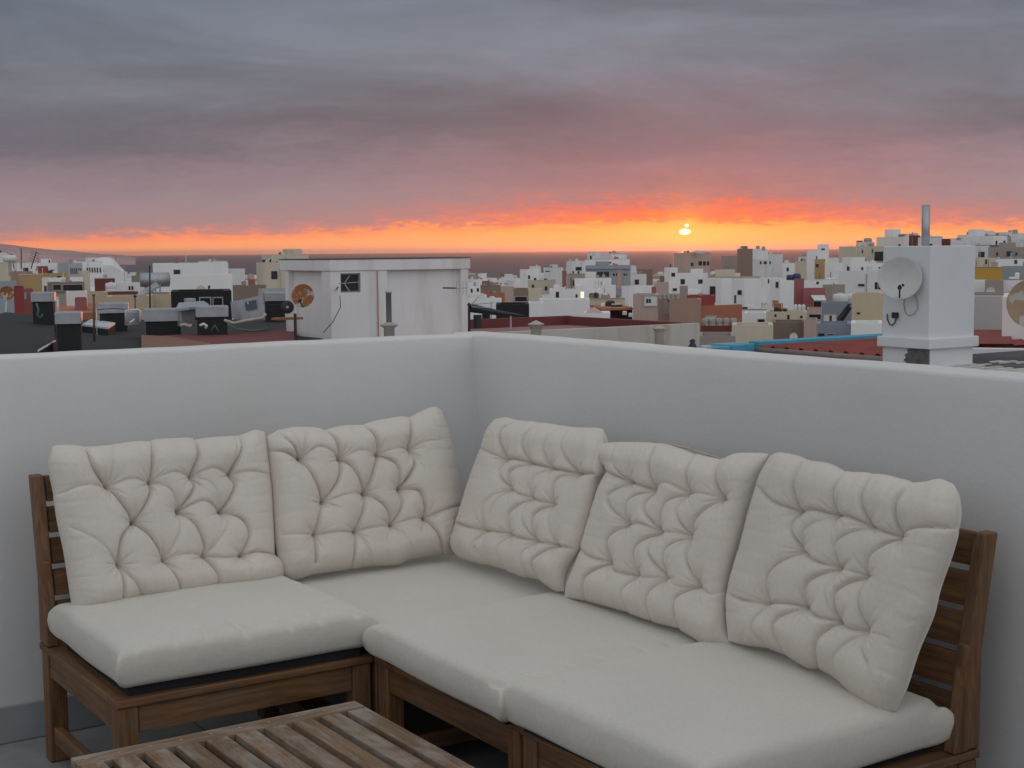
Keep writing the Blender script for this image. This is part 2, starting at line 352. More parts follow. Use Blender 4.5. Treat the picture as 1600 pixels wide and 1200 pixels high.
cA, cB = (.085, .037, .015), (.285, .142, .058)
WX, WY, WZ = (wood('sofa_wood_'+'xyz'[a], a, cA, cB, (.20, .16, .12), .35) for a in (0, 1, 2))
TX, TY, TZ = (wood('table_wood_'+'xyz'[a], a, (.12, .072, .037), (.28, .175, .098), (.40, .375, .335), .72, .75) for a in (0, 1, 2))
FS = .3011   # top of the wooden seat frame
def seat_module(root, w, d, back=True, posts=True):
    """module in its own space: front edge along x at y=0, the back towards +y"""
    P = lambda name, a, b, m, bev=.003: MB().box(a, b).build(name, m, root, bevel=bev, world=False)
    t = .018; lw = .048; rr = .058
    # seat frame boards and slats
    P('frame_board', (0, 0, FS-t), (w, rr, FS), WX); P('frame_board', (0, rr+.001, FS-t), (rr, d, FS), WY)
    P('frame_board', (w-rr, rr+.001, FS-t), (w, d, FS), WY); P('frame_board', (rr+.001, d-rr, FS-t), (w-rr-.001, d, FS), WX)
    n = 6; x0 = rr+.014; sw = (w-2*rr-.014*(n+1))/n
    for i in range(n):
        xa = x0+i*(sw+.014); P('seat_slat', (xa, rr+.002, FS-t-.001), (xa+sw, d-rr-.002, FS-.001), WY)
    z1 = FS-t-.0012
    for (lx, ly, zt) in ((.004, .004, z1), (w-lw-.004, .004, z1), (.004, d-lw-.004, z1), (w-lw-.004, d-lw-.004, z1)):
        P('leg', (lx, ly, 0), (lx+lw, ly+lw, zt), WZ, .005)
    P('apron', (lw+.005, .010, z1-.062), (w-lw-.005, .030, z1), WX); P('apron', (lw+.005, d-.030, z1-.062), (w-lw-.005, d-.010, z1), WX)
    P('apron', (.010, lw+.005, z1-.062), (.030, d-lw-.005, z1), WY); P('apron', (w-.030, lw+.005, z1-.062), (w-.010, d-lw-.005, z1), WY)
    P('stretcher', (.014, lw+.005, .05), (.036, d-lw-.005, .092), WY); P('stretcher', (w-.036, lw+.005, .05), (w-.014, d-lw-.005, .092), WY)
    if back:
        # leaning back: posts from (yb, FS) to (yt, zt)
        yb, yt, zt = d-.075, d+.005, .722
        for px in (.0, w-.030):
            dp = .040
            MB().hexa([(px, yb, FS+.001), (px+.030, yb, FS+.001), (px+.030, yb+dp, FS+.001), (px, yb+dp, FS+.001),
                       (px, yt, zt), (px+.030, yt, zt), (px+.030, yt+dp*.9, zt), (px, yt+dp*.9, zt)]).build('back_post', WZ, root, bevel=.004, world=False)
            MB().box((px+.002, d-.044, FS+.001), (px+.028, d+.003, .512)).build('back_bracket', WZ, root, bevel=.006, world=False)
        k = 5; zz0 = FS+.03; hz = (zt-.004-zz0)/k; gap = .013
        for i in range(k):
            za, zb = zz0+i*hz+gap, zz0+(i+1)*hz
            ya = yb+(yt-yb)*(za-FS)/(zt-FS)+.014; y2 = yb+(yt-yb)*(zb-FS)/(zt-FS)+.014; th = .014
            MB().hexa([(.035, ya, za), (w-.035, ya, za), (w-.035, ya+th, za), (.035, ya+th, za),
                       (.035, y2, zb), (w-.035, y2, zb), (w-.035, y2+th, zb), (.035, y2+th, zb)]).build('back_slat', WX, root, bevel=.003, world=False)
en = MB().box((-3.45, -5.15, -.9), (-3.33, -.001, 1.0)); en.box((-3.329, -5.15, -.9), (-.001, -5.03, 1.0)); en.box((-2.9, -7.6, -.9), (-.5, -5.16, 2.55))  # unseen walls added beside and behind the camera to darken the lower terrace
tag(en.build('terrace_enclosure', M_WALL), kind='structure')
G = 'wooden sections of the corner sofa'
DW = .768
s1 = thing('sofa_section', (-1.4066, -.7718, 0), 'brown slatted wooden sofa section carrying the leftmost seat cushion', 'sofa section', G); seat_module(s1, .631, .598)
s2 = thing('sofa_section', (-.7718, -.7725, 0), 'square wooden corner section of the sofa, hidden under the rear seat cushion', 'sofa section', G); seat_module(s2, .766, .70, back=False)
s3 = thing('sofa_section', (-.7728, -.7745, 0), 'middle right wooden sofa section between the corner section and the right end section', 'sofa section', G, rz=R(-90)); seat_module(s3, .626, .655)
s4 = thing('sofa_section', (-.7728, -1.4015, 0), 'brown wooden sofa section at the right end with its slatted back and post showing', 'sofa section', G, rz=R(-90)); seat_module(s4, .628, .655)

# ------------------------------------------------------------------ slatted table
T0 = np.array([-.9432, -.9994]); TS = .63; TW = .63; ZT = .28
tb = thing('slatted_table', (T0[0]-TW, T0[1]-TS, 0), 'low weathered wooden table with a slatted top in front of the sofa', 'table')
def TP(name, a, b, m, bev=.0025): MB().box((a[0]+T0[0], a[1]+T0[1], a[2]), (b[0]+T0[0], b[1]+T0[1], b[2])).build(name, m, tb, bevel=bev)
tb.location = (T0[0]-TW, T0[1]-TS, 0); tb['_o'] = [T0[0]-TW, T0[1]-TS, 0.]
eb = .054; tt = .018
TP('end_board', (-TW, -eb, ZT-tt), (0, 0, ZT), TX); TP('end_board', (-TW, -TS, ZT-tt), (0, -TS+eb, ZT), TX)
pitch = .0646; gw = .0182
ns_ = 10
for i in range(ns_):
    xb = -i*pitch; xa = xb-(pitch-gw)
    TP('table_slat', (xa, -TS+eb+.0008, ZT-tt-.0005), (xb, -eb-.0008, ZT-.0005), TY)
TW2 = ns_*pitch
M_SCREW = simple('wood_plug', (.40, .28, .17), .7, 0, .1, 30)
for k_ in range(ns_):
    for yy_ in (-.026, -TS+.026):
        TPx = T0[0]-k_*pitch-.024; MB().lathe([(.0035, ZT-.002), (.0035, ZT+.0006), (0, ZT+.0006)], (TPx, T0[1]+yy_, 0), 8).build('screw_plug', M_SCREW, tb)
for lx in (-TW+.004, -.052):
    for ly in (-TS+.004, -.052): TP('leg', (lx, ly, 0), (lx+.048, ly+.048, ZT-tt-.0015), TZ, .004)
TP('apron', (-TW+.055, -.032, ZT-tt-.062), (-.055, -.012, ZT-tt-.001), TX); TP('apron', (-TW+.055, -TS+.012, ZT-tt-.062), (-.055, -TS+.032, ZT-tt-.001), TX)
TP('apron', (-.032, -TS+.055, ZT-tt-.062), (-.012, -.055, ZT-tt-.001), TY); TP('apron', (-TW+.012, -TS+.055, ZT-tt-.062), (-TW+.032, -.055, ZT-tt-.001), TY)

# ------------------------------------------------------------------ cushions
FAB = fabric('cushion_canvas', (.71, .66, .59)); FAB2 = fabric('seat_canvas', (.675, .65, .585))
M_PIPE = simple('cotton_tape', (.50, .44, .34), .9, 0, .1, 40)
def vnoise(P, scale, seed, octaves=3):
    """cheap smooth pseudo-noise from summed sines"""
    r = np.random.default_rng(seed); out = np.zeros(P.shape[:-1]); a = 1.
    for o in range(octaves):
        for _ in range(5):
            k = r.normal(size=P.shape[-1]); k *= scale*(1.9**o)/np.linalg.norm(k)*r.uniform(.7, 1.3)
            out += a*np.sin(P@k+r.uniform(0, 6.28))
        a *= .5
    return out/5
def crom(pts, n=6):
    p = np.array(pts, float)
    if len(p) < 3: return p
    q = np.vstack([2*p[0]-p[1], p, 2*p[-1]-p[-2]]); out = []
    for i in range(1, len(q)-2):
        for k in range(n):
            t = k/n; out.append(.5*((2*q[i])+(-q[i-1]+q[i+1])*t+(2*q[i-1]-5*q[i]+4*q[i+1]-q[i+2])*t*t+(-q[i-1]+3*q[i]-3*q[i+1]+q[i+2])*t**3))
    out.append(q[-2]); return np.array(out)
def resamp(p, n):
    p = np.array(p, float); s = np.r_[0, np.cumsum(np.linalg.norm(np.diff(p, axis=0), axis=1))]
    u = np.linspace(0, s[-1], n); return np.c_[np.interp(u, s, p[:, 0]), np.interp(u, s, p[:, 1])]
def dist_poly(P, line):
    best = np.full(P.shape[:2], 1e9)
    for a, b in zip(line[:-1], line[1:]):
        ab = b-a; L = ab@ab
        if L < 1e-9: continue
        t = np.clip(((P-a)@ab)/L, 0, 1); best = np.minimum(best, np.linalg.norm(P-(a+t[..., None]*ab), axis=-1))
    return best
def side_poly(P, line):
    best = np.full(P.shape[:2], 1e9); sg = np.zeros(P.shape[:2])
    for a, b in zip(line[:-1], line[1:]):
        ab = b-a; L = ab@ab
        if L < 1e-9: continue
        t = np.clip(((P-a)@ab)/L, 0, 1); d = np.linalg.norm(P-(a+t[..., None]*ab), axis=-1); c = ab[0]*(P[..., 1]-a[1])-ab[1]*(P[..., 0]-a[0])
        k = d < best; best = np.where(k, d, best); sg = np.where(k, c, sg)
    return np.sign(sg)
def grid_mesh(name, F, B, mat, parent_loc, label, cat, group):
    """closed skin: front grid F and back grid B share their border"""
    nu, nv = F.shape[:2]; off = np.array(parent_loc)
    V = np.vstack([F.reshape(-1, 3), B.reshape(-1, 3)])-off
    ib = lambda i, j: nu*nv+i*nv+j
    def bi(i, j): return i*nv+j if i in (0, nu-1) or j in (0, nv-1) else ib(i, j)
    fs = []
    for i in range(nu-1):
        for j in range(nv-1):
            fs.append((i*nv+j, (i+1)*nv+j, (i+1)*nv+j+1, i*nv+j+1)); fs.append((bi(i, j), bi(i, j+1), bi(i+1, j+1), bi(i+1, j)))
    me = bpy.data.meshes.new(name); me.from_pydata(V.tolist(), [], fs); me.update()
    import bmesh
    bm = bmesh.new(); bm.from_mesh(me); bmesh.ops.delete(bm, geom=[v for v in bm.verts if not v.link_faces], context='VERTS')
    bmesh.ops.recalc_face_normals(bm, faces=bm.faces); bm.to_mesh(me); bm.free()
    me.polygons.foreach_set('use_smooth', [True]*len(me.polygons)); me.materials.append(mat)
    o = bpy.data.objects.new(name, me); COL.objects.link(o); o.location = tuple(off); o['_o'] = [float(x) for x in off]
    return tag(o, label, cat, group)
def tufted(org, sc, top, right, bottom, left, buttons, creases, corners3, label, T=.064, seed=0, NU=270, NV=215):
    org = np.array(org, float)
    px = lambda L: np.array(L, float)/sc+org
    # corners3: world TL TR BR BL -> plane
    C3 = np.array(corners3); c0 = C3.mean(0); nrm = np.linalg.svd(C3-c0)[2][2]
    if nrm@(CAM-c0) < 0: nrm = -nrm
    Tt, Bb = resamp(crom(px(top)), NU), resamp(crom(px(bottom)), NU); Ll, Rr = resamp(crom(px(left)), NV), resamp(crom(px(right)), NV)
    u = np.linspace(0, 1, NU)[:, None, None]; v = np.linspace(0, 1, NV)[None, :, None]
    P = (1-v)*Tt[:, None]+v*Bb[:, None]+(1-u)*Ll[None]+u*Rr[None]-((1-u)*(1-v)*(Tt[0]+Ll[0])/2+u*(1-v)*(Tt[-1]+Rr[0])/2+(1-u)*v*(Bb[0]+Ll[-1])/2+u*v*(Bb[-1]+Rr[-1])/2)
    def onpl(Q, off):
        D = _fw+(Q[..., :1]-800)/F_PX*_r-(Q[..., 1:]-600)/F_PX*_u
        return CAM+D*(((c0+nrm*off-CAM)@nrm)/(D@nrm))[..., None] if np.ndim(off) == 0 else CAM+D*(((c0-CAM)@nrm+off)/(D@nrm))[..., None]
    b0 = onpl(P, 0.)
    Wm = np.linalg.norm(b0[-1, NV//2]-b0[0, NV//2]); Hm = np.linalg.norm(b0[NU//2, -1]-b0[NU//2, 0])
    eu = np.minimum(u, 1-u)[..., 0]*Wm; ev = np.minimum(v, 1-v)[..., 0]*Hm
    g = (1-np.clip(1-eu/.085, 0, 1)**2.)**.68*(1-np.clip(1-ev/.062, 0, 1)**2.)**.68
    q = .55*T
    base = onpl(P, q*g)-nrm*(q*g)[..., None]
    a1 = np.array([C3[1]-C3[0]+C3[2]-C3[3]])[0]; a1 -= nrm*(a1@nrm); a1 /= np.linalg.norm(a1); a2 = np.cross(nrm, a1)
    fl = lambda Q: np.stack([(onpl(Q, q)-c0)@a1, (onpl(Q, q)-c0)@a2], -1)
    Pm = fl(P)
    keep = np.ones(P.shape[:2]); line = np.zeros(P.shape[:2]); rg = np.random.default_rng(seed+50)
    for pts, s in creases:
        L = fl(crom(px(pts))); d = dist_poly(Pm, L); s = s**1.4
        wob = .8+.4*rg.random(); sg = side_poly(Pm, L)*(1 if rg.random() < .7 else -1)
        lam = np.where(sg > 0, .0045, .013*wob)
        keep *= 1-.28*s*np.exp(-d/lam)
        line += .011*s*np.exp(-d/.0024)
    pinch = np.zeros(P.shape[:2]); wr = np.zeros(P.shape[:2])
    for b in fl(px(buttons)):
        dv = Pm-b; d = np.linalg.norm(dv, axis=-1); keep *= 1-.36*np.exp(-(d/.030)**1.2)
        pinch += .008*np.exp(-d/.010); th = np.arctan2(dv[..., 1], dv[..., 0])
        ph = rg.uniform(0, 6.28, 4)
        w = np.maximum(0, np.sin(3*th+ph[0]+.8*np.sin(2*th+ph[3])))**7+.8*np.maximum(0, np.sin(5*th+ph[1]))**8+.6*np.maximum(0, np.sin(7*th+ph[2]))**9
        wr += -.0042*w*np.exp(-((d-.022)/.020)**2)
    n_ = vnoise(Pm, 34, seed)*.0012+vnoise(Pm, 12, seed+9)*.004
    # cloth ripples running in from the seams
    rip = (np.maximum(0, np.sin(Pm[..., 1]*135+2.5*vnoise(Pm, 22, seed+3)))**3*np.exp(-eu/.04)+np.maximum(0, np.sin(Pm[..., 0]*120+2.5*vnoise(Pm, 22, seed+4)))**3*np.exp(-ev/.035))*.0042
    h = T*g*keep-(line+pinch)*g**.5+(wr+n_-rip)*g
    pull = (1-keep)*np.exp(-np.minimum(eu, ev)/.03)       # scalloped outline where the folds meet the seam
    cen = base.mean((0, 1)); toc_ = cen-base; toc_ /= np.linalg.norm(toc_, axis=-1)[..., None]+1e-9
    base2 = base+toc_*(pull*.014)[..., None]
    Fr = base2+nrm*h[..., None]; Bk = base2-nrm*(T*.22*g)[..., None]
    return grid_mesh('back_cushion', Fr, Bk, FAB, C3[3]*[1, 1, 0]+[0, 0, C3[3][2]], label, 'cushion', 'tufted back cushions of the sofa'), nrm
BC = []
BC.append(tufted((60, 650), 3.6375,
 [(75,180),(95,166),(190,162),(290,172),(420,160),(540,143),(625,138),(655,132),(760,125),(870,122),(895,128),(1000,117),(1110,110),(1165,100),(1230,78),(1290,90)],
 [(1290,90),(1305,200),(1325,350),(1335,520),(1342,700),(1348,785),(1385,815),(1405,860),(1400,905)],
 [(215,1135),(300,1125),(470,1088),(590,1048),(640,1050),(805,1035),(960,1012),(1015,998),(1200,982),(1330,958),(1400,905)],
 [(75,180),(55,280),(80,430),(105,600),(140,760),(165,920),(190,1080),(215,1135)],
 [(395,400),(637,375),(868,340),(1095,325),(548,600),(797,538),(1045,540),(455,845),(715,820),(945,795),(1158,790)],
 [([(265,190),(310,310),(395,400),(470,500),(548,600)],1),([(415,165),(410,290),(395,400)],.5),([(640,140),(640,260),(637,375),(625,460),(548,600)],1),
  ([(885,125),(900,220),(868,340),(878,410),(797,538)],1),([(1150,110),(1150,200),(1095,325),(1115,400),(1045,540)],1),([(1120,120),(1120,230),(1095,325)],.5),
  ([(548,600),(470,680),(450,760),(455,845),(475,930),(475,1085)],.9),([(548,600),(620,680),(715,820),(790,950),(805,1035)],1),([(797,538),(790,660),(715,820)],.5),
  ([(797,538),(880,610),(940,740),(945,795),(1020,920),(1010,1000)],.9),([(1045,540),(1060,640),(945,795)],.45),([(1045,540),(1150,590),(1190,680),(1158,790)],.9),
  ([(1158,790),(1190,870),(1200,950)],.35),([(1158,790),(1240,775),(1345,790)],.8),([(945,795),(1050,810),(1158,790)],.6),([(715,820),(820,790),(945,795)],.5),
  ([(395,400),(510,365),(637,375)],.45),([(637,375),(750,325),(868,340)],.45),([(868,340),(980,300),(1095,325)],.55),([(1095,325),(1200,320),(1300,335)],.55),
  ([(637,375),(740,420),(797,538)],.7),([(868,340),(980,400),(1045,540)],.35),([(797,538),(930,485),(1045,540)],.6),([(395,400),(250,400),(110,450)],.6),
  ([(455,845),(330,720),(170,640)],.4),([(455,845),(550,960),(590,1045)],.7)],
 [(-1.35,-.16,.785),(-.755,-.16,.78),(-.755,-.265,.425),(-1.365,-.33,.405)],
 'leftmost tufted cream back cushion leaning beside the wooden back post', seed=1))
BC.append(tufted((410, 620), 4.,
 [(30,245),(80,212),(130,200),(200,187),(340,190),(400,200),(500,178),(620,170),(720,145),(850,122),(920,122),(1000,85),(1070,62),(1120,78)],
 [(1120,78),(1155,180),(1190,300),(1215,440),(1240,640),(1235,800),(1205,990)],
 [(180,1145),(230,1140),(330,1110),(560,1080),(680,1062),(840,1055),(920,1020),(1040,1000),(1205,990)],
 [(30,245),(40,400),(60,560),(70,750),(85,950),(130,1100),(180,1145)],
 [(240,385),(485,385),(725,360),(917,330),(385,655),(648,600),(862,572),(330,860),(585,840),(815,800),(1022,755)],
 [([(30,335),(130,345),(240,385)],1),([(75,215),(180,300),(240,385)],.8),([(265,240),(250,320),(240,385)],.5),([(165,210),(210,300),(240,385)],.5),
  ([(240,385),(330,320),(420,340),(485,385)],.7),([(390,200),(450,270),(485,385),(465,520),(385,655)],1),([(240,385),(300,490),(385,655)],.9),
  ([(635,175),(700,250),(725,360),(690,450),(648,600)],1),([(485,385),(560,450),(648,600)],.9),([(485,385),(600,340),(725,360)],.4),([(725,360),(830,330),(917,330)],.4),
  ([(920,125),(917,330),(940,420),(862,572)],1),([(725,360),(830,430),(862,572)],.8),([(385,655),(350,740),(330,860),(325,1040)],.9),([(648,600),(620,720),(585,840),(555,1080)],.9),
  ([(585,840),(640,940),(680,1050)],.5),([(648,600),(760,690),(815,800)],.8),([(862,572),(865,680),(815,800)],.9),([(862,572),(970,590),(1010,680),(1022,755)],.9),
  ([(1022,755),(1090,860),(1135,990)],1),([(815,800),(880,870),(930,960)],.45),([(385,655),(520,615),(648,600)],.4),([(330,860),(460,850),(585,840)],.5),
  ([(585,840),(700,820),(815,800)],.5),([(815,800),(930,765),(1022,755)],.5),([(330,860),(220,865),(110,870)],.45),([(1022,755),(1130,710),(1235,680)],.6),
  ([(917,330),(1000,290),(1100,280)],.3),([(917,330),(1000,460)],.4)],
 [(-.735,-.16,.775),(-.215,-.16,.805),(-.215,-.29,.415),(-.73,-.29,.41)],
 'tufted cream back cushion with a raised folded right corner, left of the wall corner', seed=2))
BC.append(tufted((690, 640), 4.,
 [(330,60),(400,47),(490,66),(600,75),(740,95),(850,110),(960,112),(1010,120)],
 [(1010,120),(1030,200),(1025,380),(990,450),(950,620),(880,860),(800,1000),(765,1135)],
 [(65,880),(110,925),(230,966),(300,975),(410,1010),(510,1050),(600,1065),(710,1136),(765,1135)],
 [(330,60),(280,130),(235,260),(170,440),(120,600),(70,760),(52,830),(65,880)],
 [(400,310),(548,330),(690,365),(850,395),(430,490),(567,550),(700,590),(265,755),(432,780),(585,820),(715,845)],
 [([(450,75),(385,150),(400,310)],1),([(600,80),(530,200),(548,330)],.9),([(740,120),(670,230),(690,365)],.8),([(800,150),(780,250),(850,395)],.7),
  ([(240,240),(330,280),(400,310)],.7),([(400,310),(470,310),(548,330),(690,365),(850,395),(960,400)],1),([(400,310),(380,400),(430,490)],.8),([(548,330),(440,400),(430,490)],.7),
  ([(850,395),(740,440),(700,590)],.7),([(690,365),(600,440),(567,550)],.35),([(430,490),(500,530),(567,550),(640,580),(700,590)],.7),([(430,490),(370,570),(330,660)],.6),
  ([(430,490),(290,600),(265,755)],.4),([(567,550),(450,650),(432,780)],.8),([(567,550),(530,680),(585,820)],.5),([(700,590),(600,670),(585,820)],.8),([(700,590),(690,700),(715,845)],.5),
  ([(100,710),(180,735),(265,755),(350,765),(432,780),(510,805),(585,820),(650,835),(715,845),(860,880)],.8),([(265,755),(215,850),(225,965)],.8),([(235,870),(290,975)],.6),
  ([(432,780),(375,880),(400,1005)],.8),([(585,820),(520,920),(545,1050)],.8),([(715,845),(590,950),(610,1070)],.8),([(1010,200),(960,380)],.4)],
 [(-.16,-.33,.79),(-.16,-.88,.80),(-.29,-.86,.405),(-.29,-.27,.41)],
 'tufted cream back cushion just right of the wall corner', seed=3, T=.054))
BC.append(tufted((870, 670), 3.43,
 [(220,100),(240,80),(330,70),(500,72),(600,85),(740,130),(875,158),(960,130),(1080,128),(1140,135)],
 [(1140,135),(1085,250),(1035,400),(985,600),(930,800),(912,950),(922,1120),(942,1150)],
 [(40,905),(150,925),(270,955),(380,990),(520,1040),(660,1080),(800,1160),(850,1165),(942,1150)],
 [(220,100),(213,150),(262,225),(215,350),(160,520),(110,690),(50,840),(40,905)],
 [(385,280),(520,325),(705,345),(880,370),(375,510),(548,548),(712,575),(275,710),(425,785),(585,795),(755,840)],
 [([(265,225),(385,280),(520,325)],1),([(320,100),(320,200),(385,280)],.6),([(530,110),(510,220),(520,325)],1),([(740,140),(710,250),(705,345)],1),([(875,165),(865,270),(880,370)],1),
  ([(520,325),(600,290),(705,345)],.6),([(705,345),(790,350),(880,370)],.4),([(880,370),(930,350)],.5),([(385,280),(290,380),(375,510)],.7),([(520,325),(400,380),(375,510)],.9),
  ([(520,325),(480,430),(548,548)],.8),([(705,345),(600,400),(548,548)],.9),([(705,345),(660,450),(712,575)],.8),([(880,370),(760,480),(712,575)],.8),([(375,510),(290,590),(275,710)],1),
  ([(375,510),(460,510),(548,548)],.7),([(548,548),(640,560),(712,575)],.5),([(548,548),(440,640),(425,785)],1),([(548,548),(510,660),(585,795)],.8),([(712,575),(600,650),(585,795)],.9),
  ([(712,575),(710,700),(755,840)],.8),([(130,645),(200,690),(275,710)],.8),([(275,710),(320,765),(425,785)],.9),([(425,785),(500,800),(585,795)],.5),([(585,795),(670,850),(755,840)],.3),
  ([(275,710),(170,800),(150,920)],1),([(425,785),(365,880),(380,985)],.9),([(585,795),(500,900),(510,1030)],.9),([(755,840),(650,920),(660,1075)],1),([(755,840),(840,890),(915,880)],.6)],
 [(-.17,-.82,.775),(-.17,-1.47,.805),(-.27,-1.46,.40),(-.31,-.90,.40)],
 'tufted cream back cushion with loose seam tape, middle of three on the right', seed=4, T=.054))
BC.append(tufted((1120, 690), 2.7275,
 [(225,60),(270,45),(350,60),(405,80),(480,92),(560,125),(640,130),(720,140),(820,165),(880,170),(950,158),(1010,180)],
 [(1010,180),(1034,240),(1033,350),(1000,480),(950,620),(920,740),(860,880),(820,1000),(800,1060),(765,1150)],
 [(48,850),(120,870),(250,895),(380,965),(430,975),(500,1010),(590,1090),(700,1155),(765,1150)],
 [(225,60),(180,150),(140,280),(100,430),(55,580),(38,680),(48,850)],
 [(340,295),(505,310),(645,355),(775,405),(358,460),(512,535),(632,570),(210,690),(370,705),(510,765),(640,805)],
 [([(360,90),(335,180),(340,295)],1),([(545,135),(510,220),(505,310)],1),([(660,140),(630,240),(645,355)],.9),([(835,170),(775,270),(775,405)],1),([(190,195),(260,260),(340,295)],.7),
  ([(340,295),(420,290),(505,310)],.9),([(505,310),(570,320),(645,355),(775,405)],.9),([(775,405),(850,370),(1020,370)],.9),([(340,295),(320,370),(358,460)],.9),([(505,310),(380,380),(358,460)],.6),
  ([(645,355),(520,430),(512,535)],.8),([(775,405),(660,490),(632,570)],.8),([(505,310),(500,430),(512,535)],.4),([(358,460),(430,510),(512,535)],.8),([(512,535),(570,550),(632,570)],.5),
  ([(358,460),(240,560),(210,690)],.9),([(512,535),(400,600),(370,705)],.9),([(512,535),(480,650),(510,765)],.5),([(632,570),(520,640),(510,765)],.9),([(632,570),(620,690),(640,805)],.8),
  ([(60,655),(130,680),(210,690),(290,690),(370,705),(440,750),(510,765),(570,800),(640,805)],.9),([(210,690),(165,800),(220,890)],1),([(370,705),(260,780),(290,920)],.8),
  ([(510,765),(440,850),(430,970)],1),([(640,805),(520,920),(525,1040)],.6),([(640,805),(630,880),(670,950)],.6),([(640,805),(760,840)],.3)],
 [(-.19,-1.50,.81),(-.19,-2.01,.81),(-.34,-1.98,.395),(-.28,-1.46,.40)],
 'rightmost tufted cream back cushion, leaning against the slatted back by the end post', seed=5, T=.052))
# loose seam tape along the top of the second cushion from the right
o_, n_ = BC[3]
pts = []
for x, y in [(1016,691),(1040,694),(1070,700),(1095,708),(1120,716),(1127,718)]:
    D_ = ray(x, y-1.0); c0 = np.array([-.17, -1.1, .79]); pts.append(CAM+D_*(((c0-CAM)@n_)/(D_@n_))-n_*.01)
MB().tube(pts, .0022, 6).build('seam_tape', M_PIPE, o_, smooth=True)
def seat_cushion(c4, z0, z1, label, seed, crown=.022, fronts=(), NU=130, NV=130, skew=(0, 0, 0, 0)):
    """c4: plan corners A(0,0) B(1,0) C(1,1) D(0,1); fronts: sides (0 v=0,1 u=1,2 v=1,3 u=0) that show their gathered seam"""
    A, B, C_, D_ = (np.array(p, float) for p in c4)
    # denser sampling near the border
    s = np.linspace(0, 1, NU); s = .5-.5*np.cos(np.pi*s); s = .55*s+.45*np.linspace(0, 1, NU)
    u = s[:, None, None]; v = s[None, :, None]
    P = (1-u)*(1-v)*A+u*(1-v)*B+u*v*C_+(1-u)*v*D_
    Lu = np.linalg.norm(B-A); Lv = np.linalg.norm(D_-A)
    U, V_ = u[..., 0]+0*v[..., 0], v[..., 0]+0*u[..., 0]
    eu = np.minimum(U, 1-U)*Lu; ev = np.minimum(V_, 1-V_)*Lv
    r = .034; p_ = 3.5
    gu = (1-np.clip(1-eu/r, 0, 1)**p_)**(1/p_); gv = (1-np.clip(1-ev/r, 0, 1)**p_)**(1/p_)
    g = gu*gv; mid = (z0+z1)/2; hh = (z1-z0)/2
    zc = np.array(skew)[None, None]; sk = (1-U)*(1-V_)*skew[0]+U*(1-V_)*skew[1]+U*V_*skew[2]+(1-U)*V_*skew[3]
    dome = crown*np.clip(np.sin(np.pi*U)*np.sin(np.pi*V_), 0, 1)**.45
    n_ = vnoise(P, 9, seed)*.0035+vnoise(P, 26, seed+1)*.0012
    # bulging sides, pinched corners
    bul = .012*np.sin(np.pi*U)*np.exp(-ev/.03)*np.where(V_ < .5, -1, 1); bu2 = .012*np.sin(np.pi*V_)*np.exp(-eu/.03)*np.where(U < .5, -1, 1)
    du = (B-A)/Lu; dv = (D_-A)/Lv
    cor = np.exp(-(eu+ev)/.028)
    XY = P+dv*bul[..., None]+du*bu2[..., None]
    sgu, sgv = np.where(U < .5, -1., 1.), np.where(V_ < .5, -1., 1.)
    XY = XY+(du*(sgu*.020*cor)[..., None]+dv*(sgv*.020*cor)[..., None])
    # gathers: diagonal drag folds rising from the visible seams
    gat = 0
    for k, (w, e, q) in enumerate(((V_, ev, U*Lu), (U, eu, V_*Lv), (1-V_, ev, U*Lu), (1-U, eu, V_*Lv))):
        if k not in fronts: continue
        near = (w < .5)
        ph = q*70+e*40*np.sin(q*6+seed)+2.6*vnoise(np.stack([q, e*.4], -1), 14, seed+k)
        gat = gat+near*np.maximum(0, np.sin(ph))**4*np.exp(-((e-.025)/.035)**2)*(.35+.65*(vnoise(np.stack([q, 0*q], -1), 11, seed+7+k) > 0))
    zt = mid+hh*g+dome*g+(n_-.012*gat)*g+sk+cor*.004
    zb = mid-hh*g+sk*.6
    o = grid_mesh('seat_cushion', np.concatenate([XY, zt[..., None]], -1), np.concatenate([XY, zb[..., None]], -1), FAB2, (float(P.mean((0, 1))[0]), float(P.mean((0, 1))[1]), z0), label, 'cushion', 'plain seat cushions of the sofa')
    # piped seam round the middle of the side, with the little dog-ears at the corners
    q_ = [A*.97+C_*.03, B*.97+D_*.03, C_*.97+A*.03, D_*.97+B*.03]
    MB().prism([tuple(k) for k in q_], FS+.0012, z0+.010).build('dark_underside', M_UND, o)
    ring = np.concatenate([XY[:-1, 0], XY[-1, :-1], XY[:0:-1, -1], XY[0, :0:-1]]); zr = np.concatenate([zt[:-1, 0], zt[-1, :-1], zt[:0:-1, -1], zt[0, :0:-1]])
    return o
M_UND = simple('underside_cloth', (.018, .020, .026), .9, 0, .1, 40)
Z0 = .322
SEAT = []
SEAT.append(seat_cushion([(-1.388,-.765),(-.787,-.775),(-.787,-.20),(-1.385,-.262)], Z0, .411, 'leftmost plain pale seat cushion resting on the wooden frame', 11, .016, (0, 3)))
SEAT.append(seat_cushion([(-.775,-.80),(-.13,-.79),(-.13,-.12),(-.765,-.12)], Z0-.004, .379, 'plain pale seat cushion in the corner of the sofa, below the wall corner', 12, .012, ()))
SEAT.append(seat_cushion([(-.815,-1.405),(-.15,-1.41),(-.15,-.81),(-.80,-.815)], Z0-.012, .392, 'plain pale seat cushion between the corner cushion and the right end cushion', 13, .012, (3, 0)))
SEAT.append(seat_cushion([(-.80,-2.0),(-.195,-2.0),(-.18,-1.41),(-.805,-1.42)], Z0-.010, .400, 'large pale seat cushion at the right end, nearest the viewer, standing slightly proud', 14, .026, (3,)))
# a short white tape hanging from the front seam of the third seat cushion

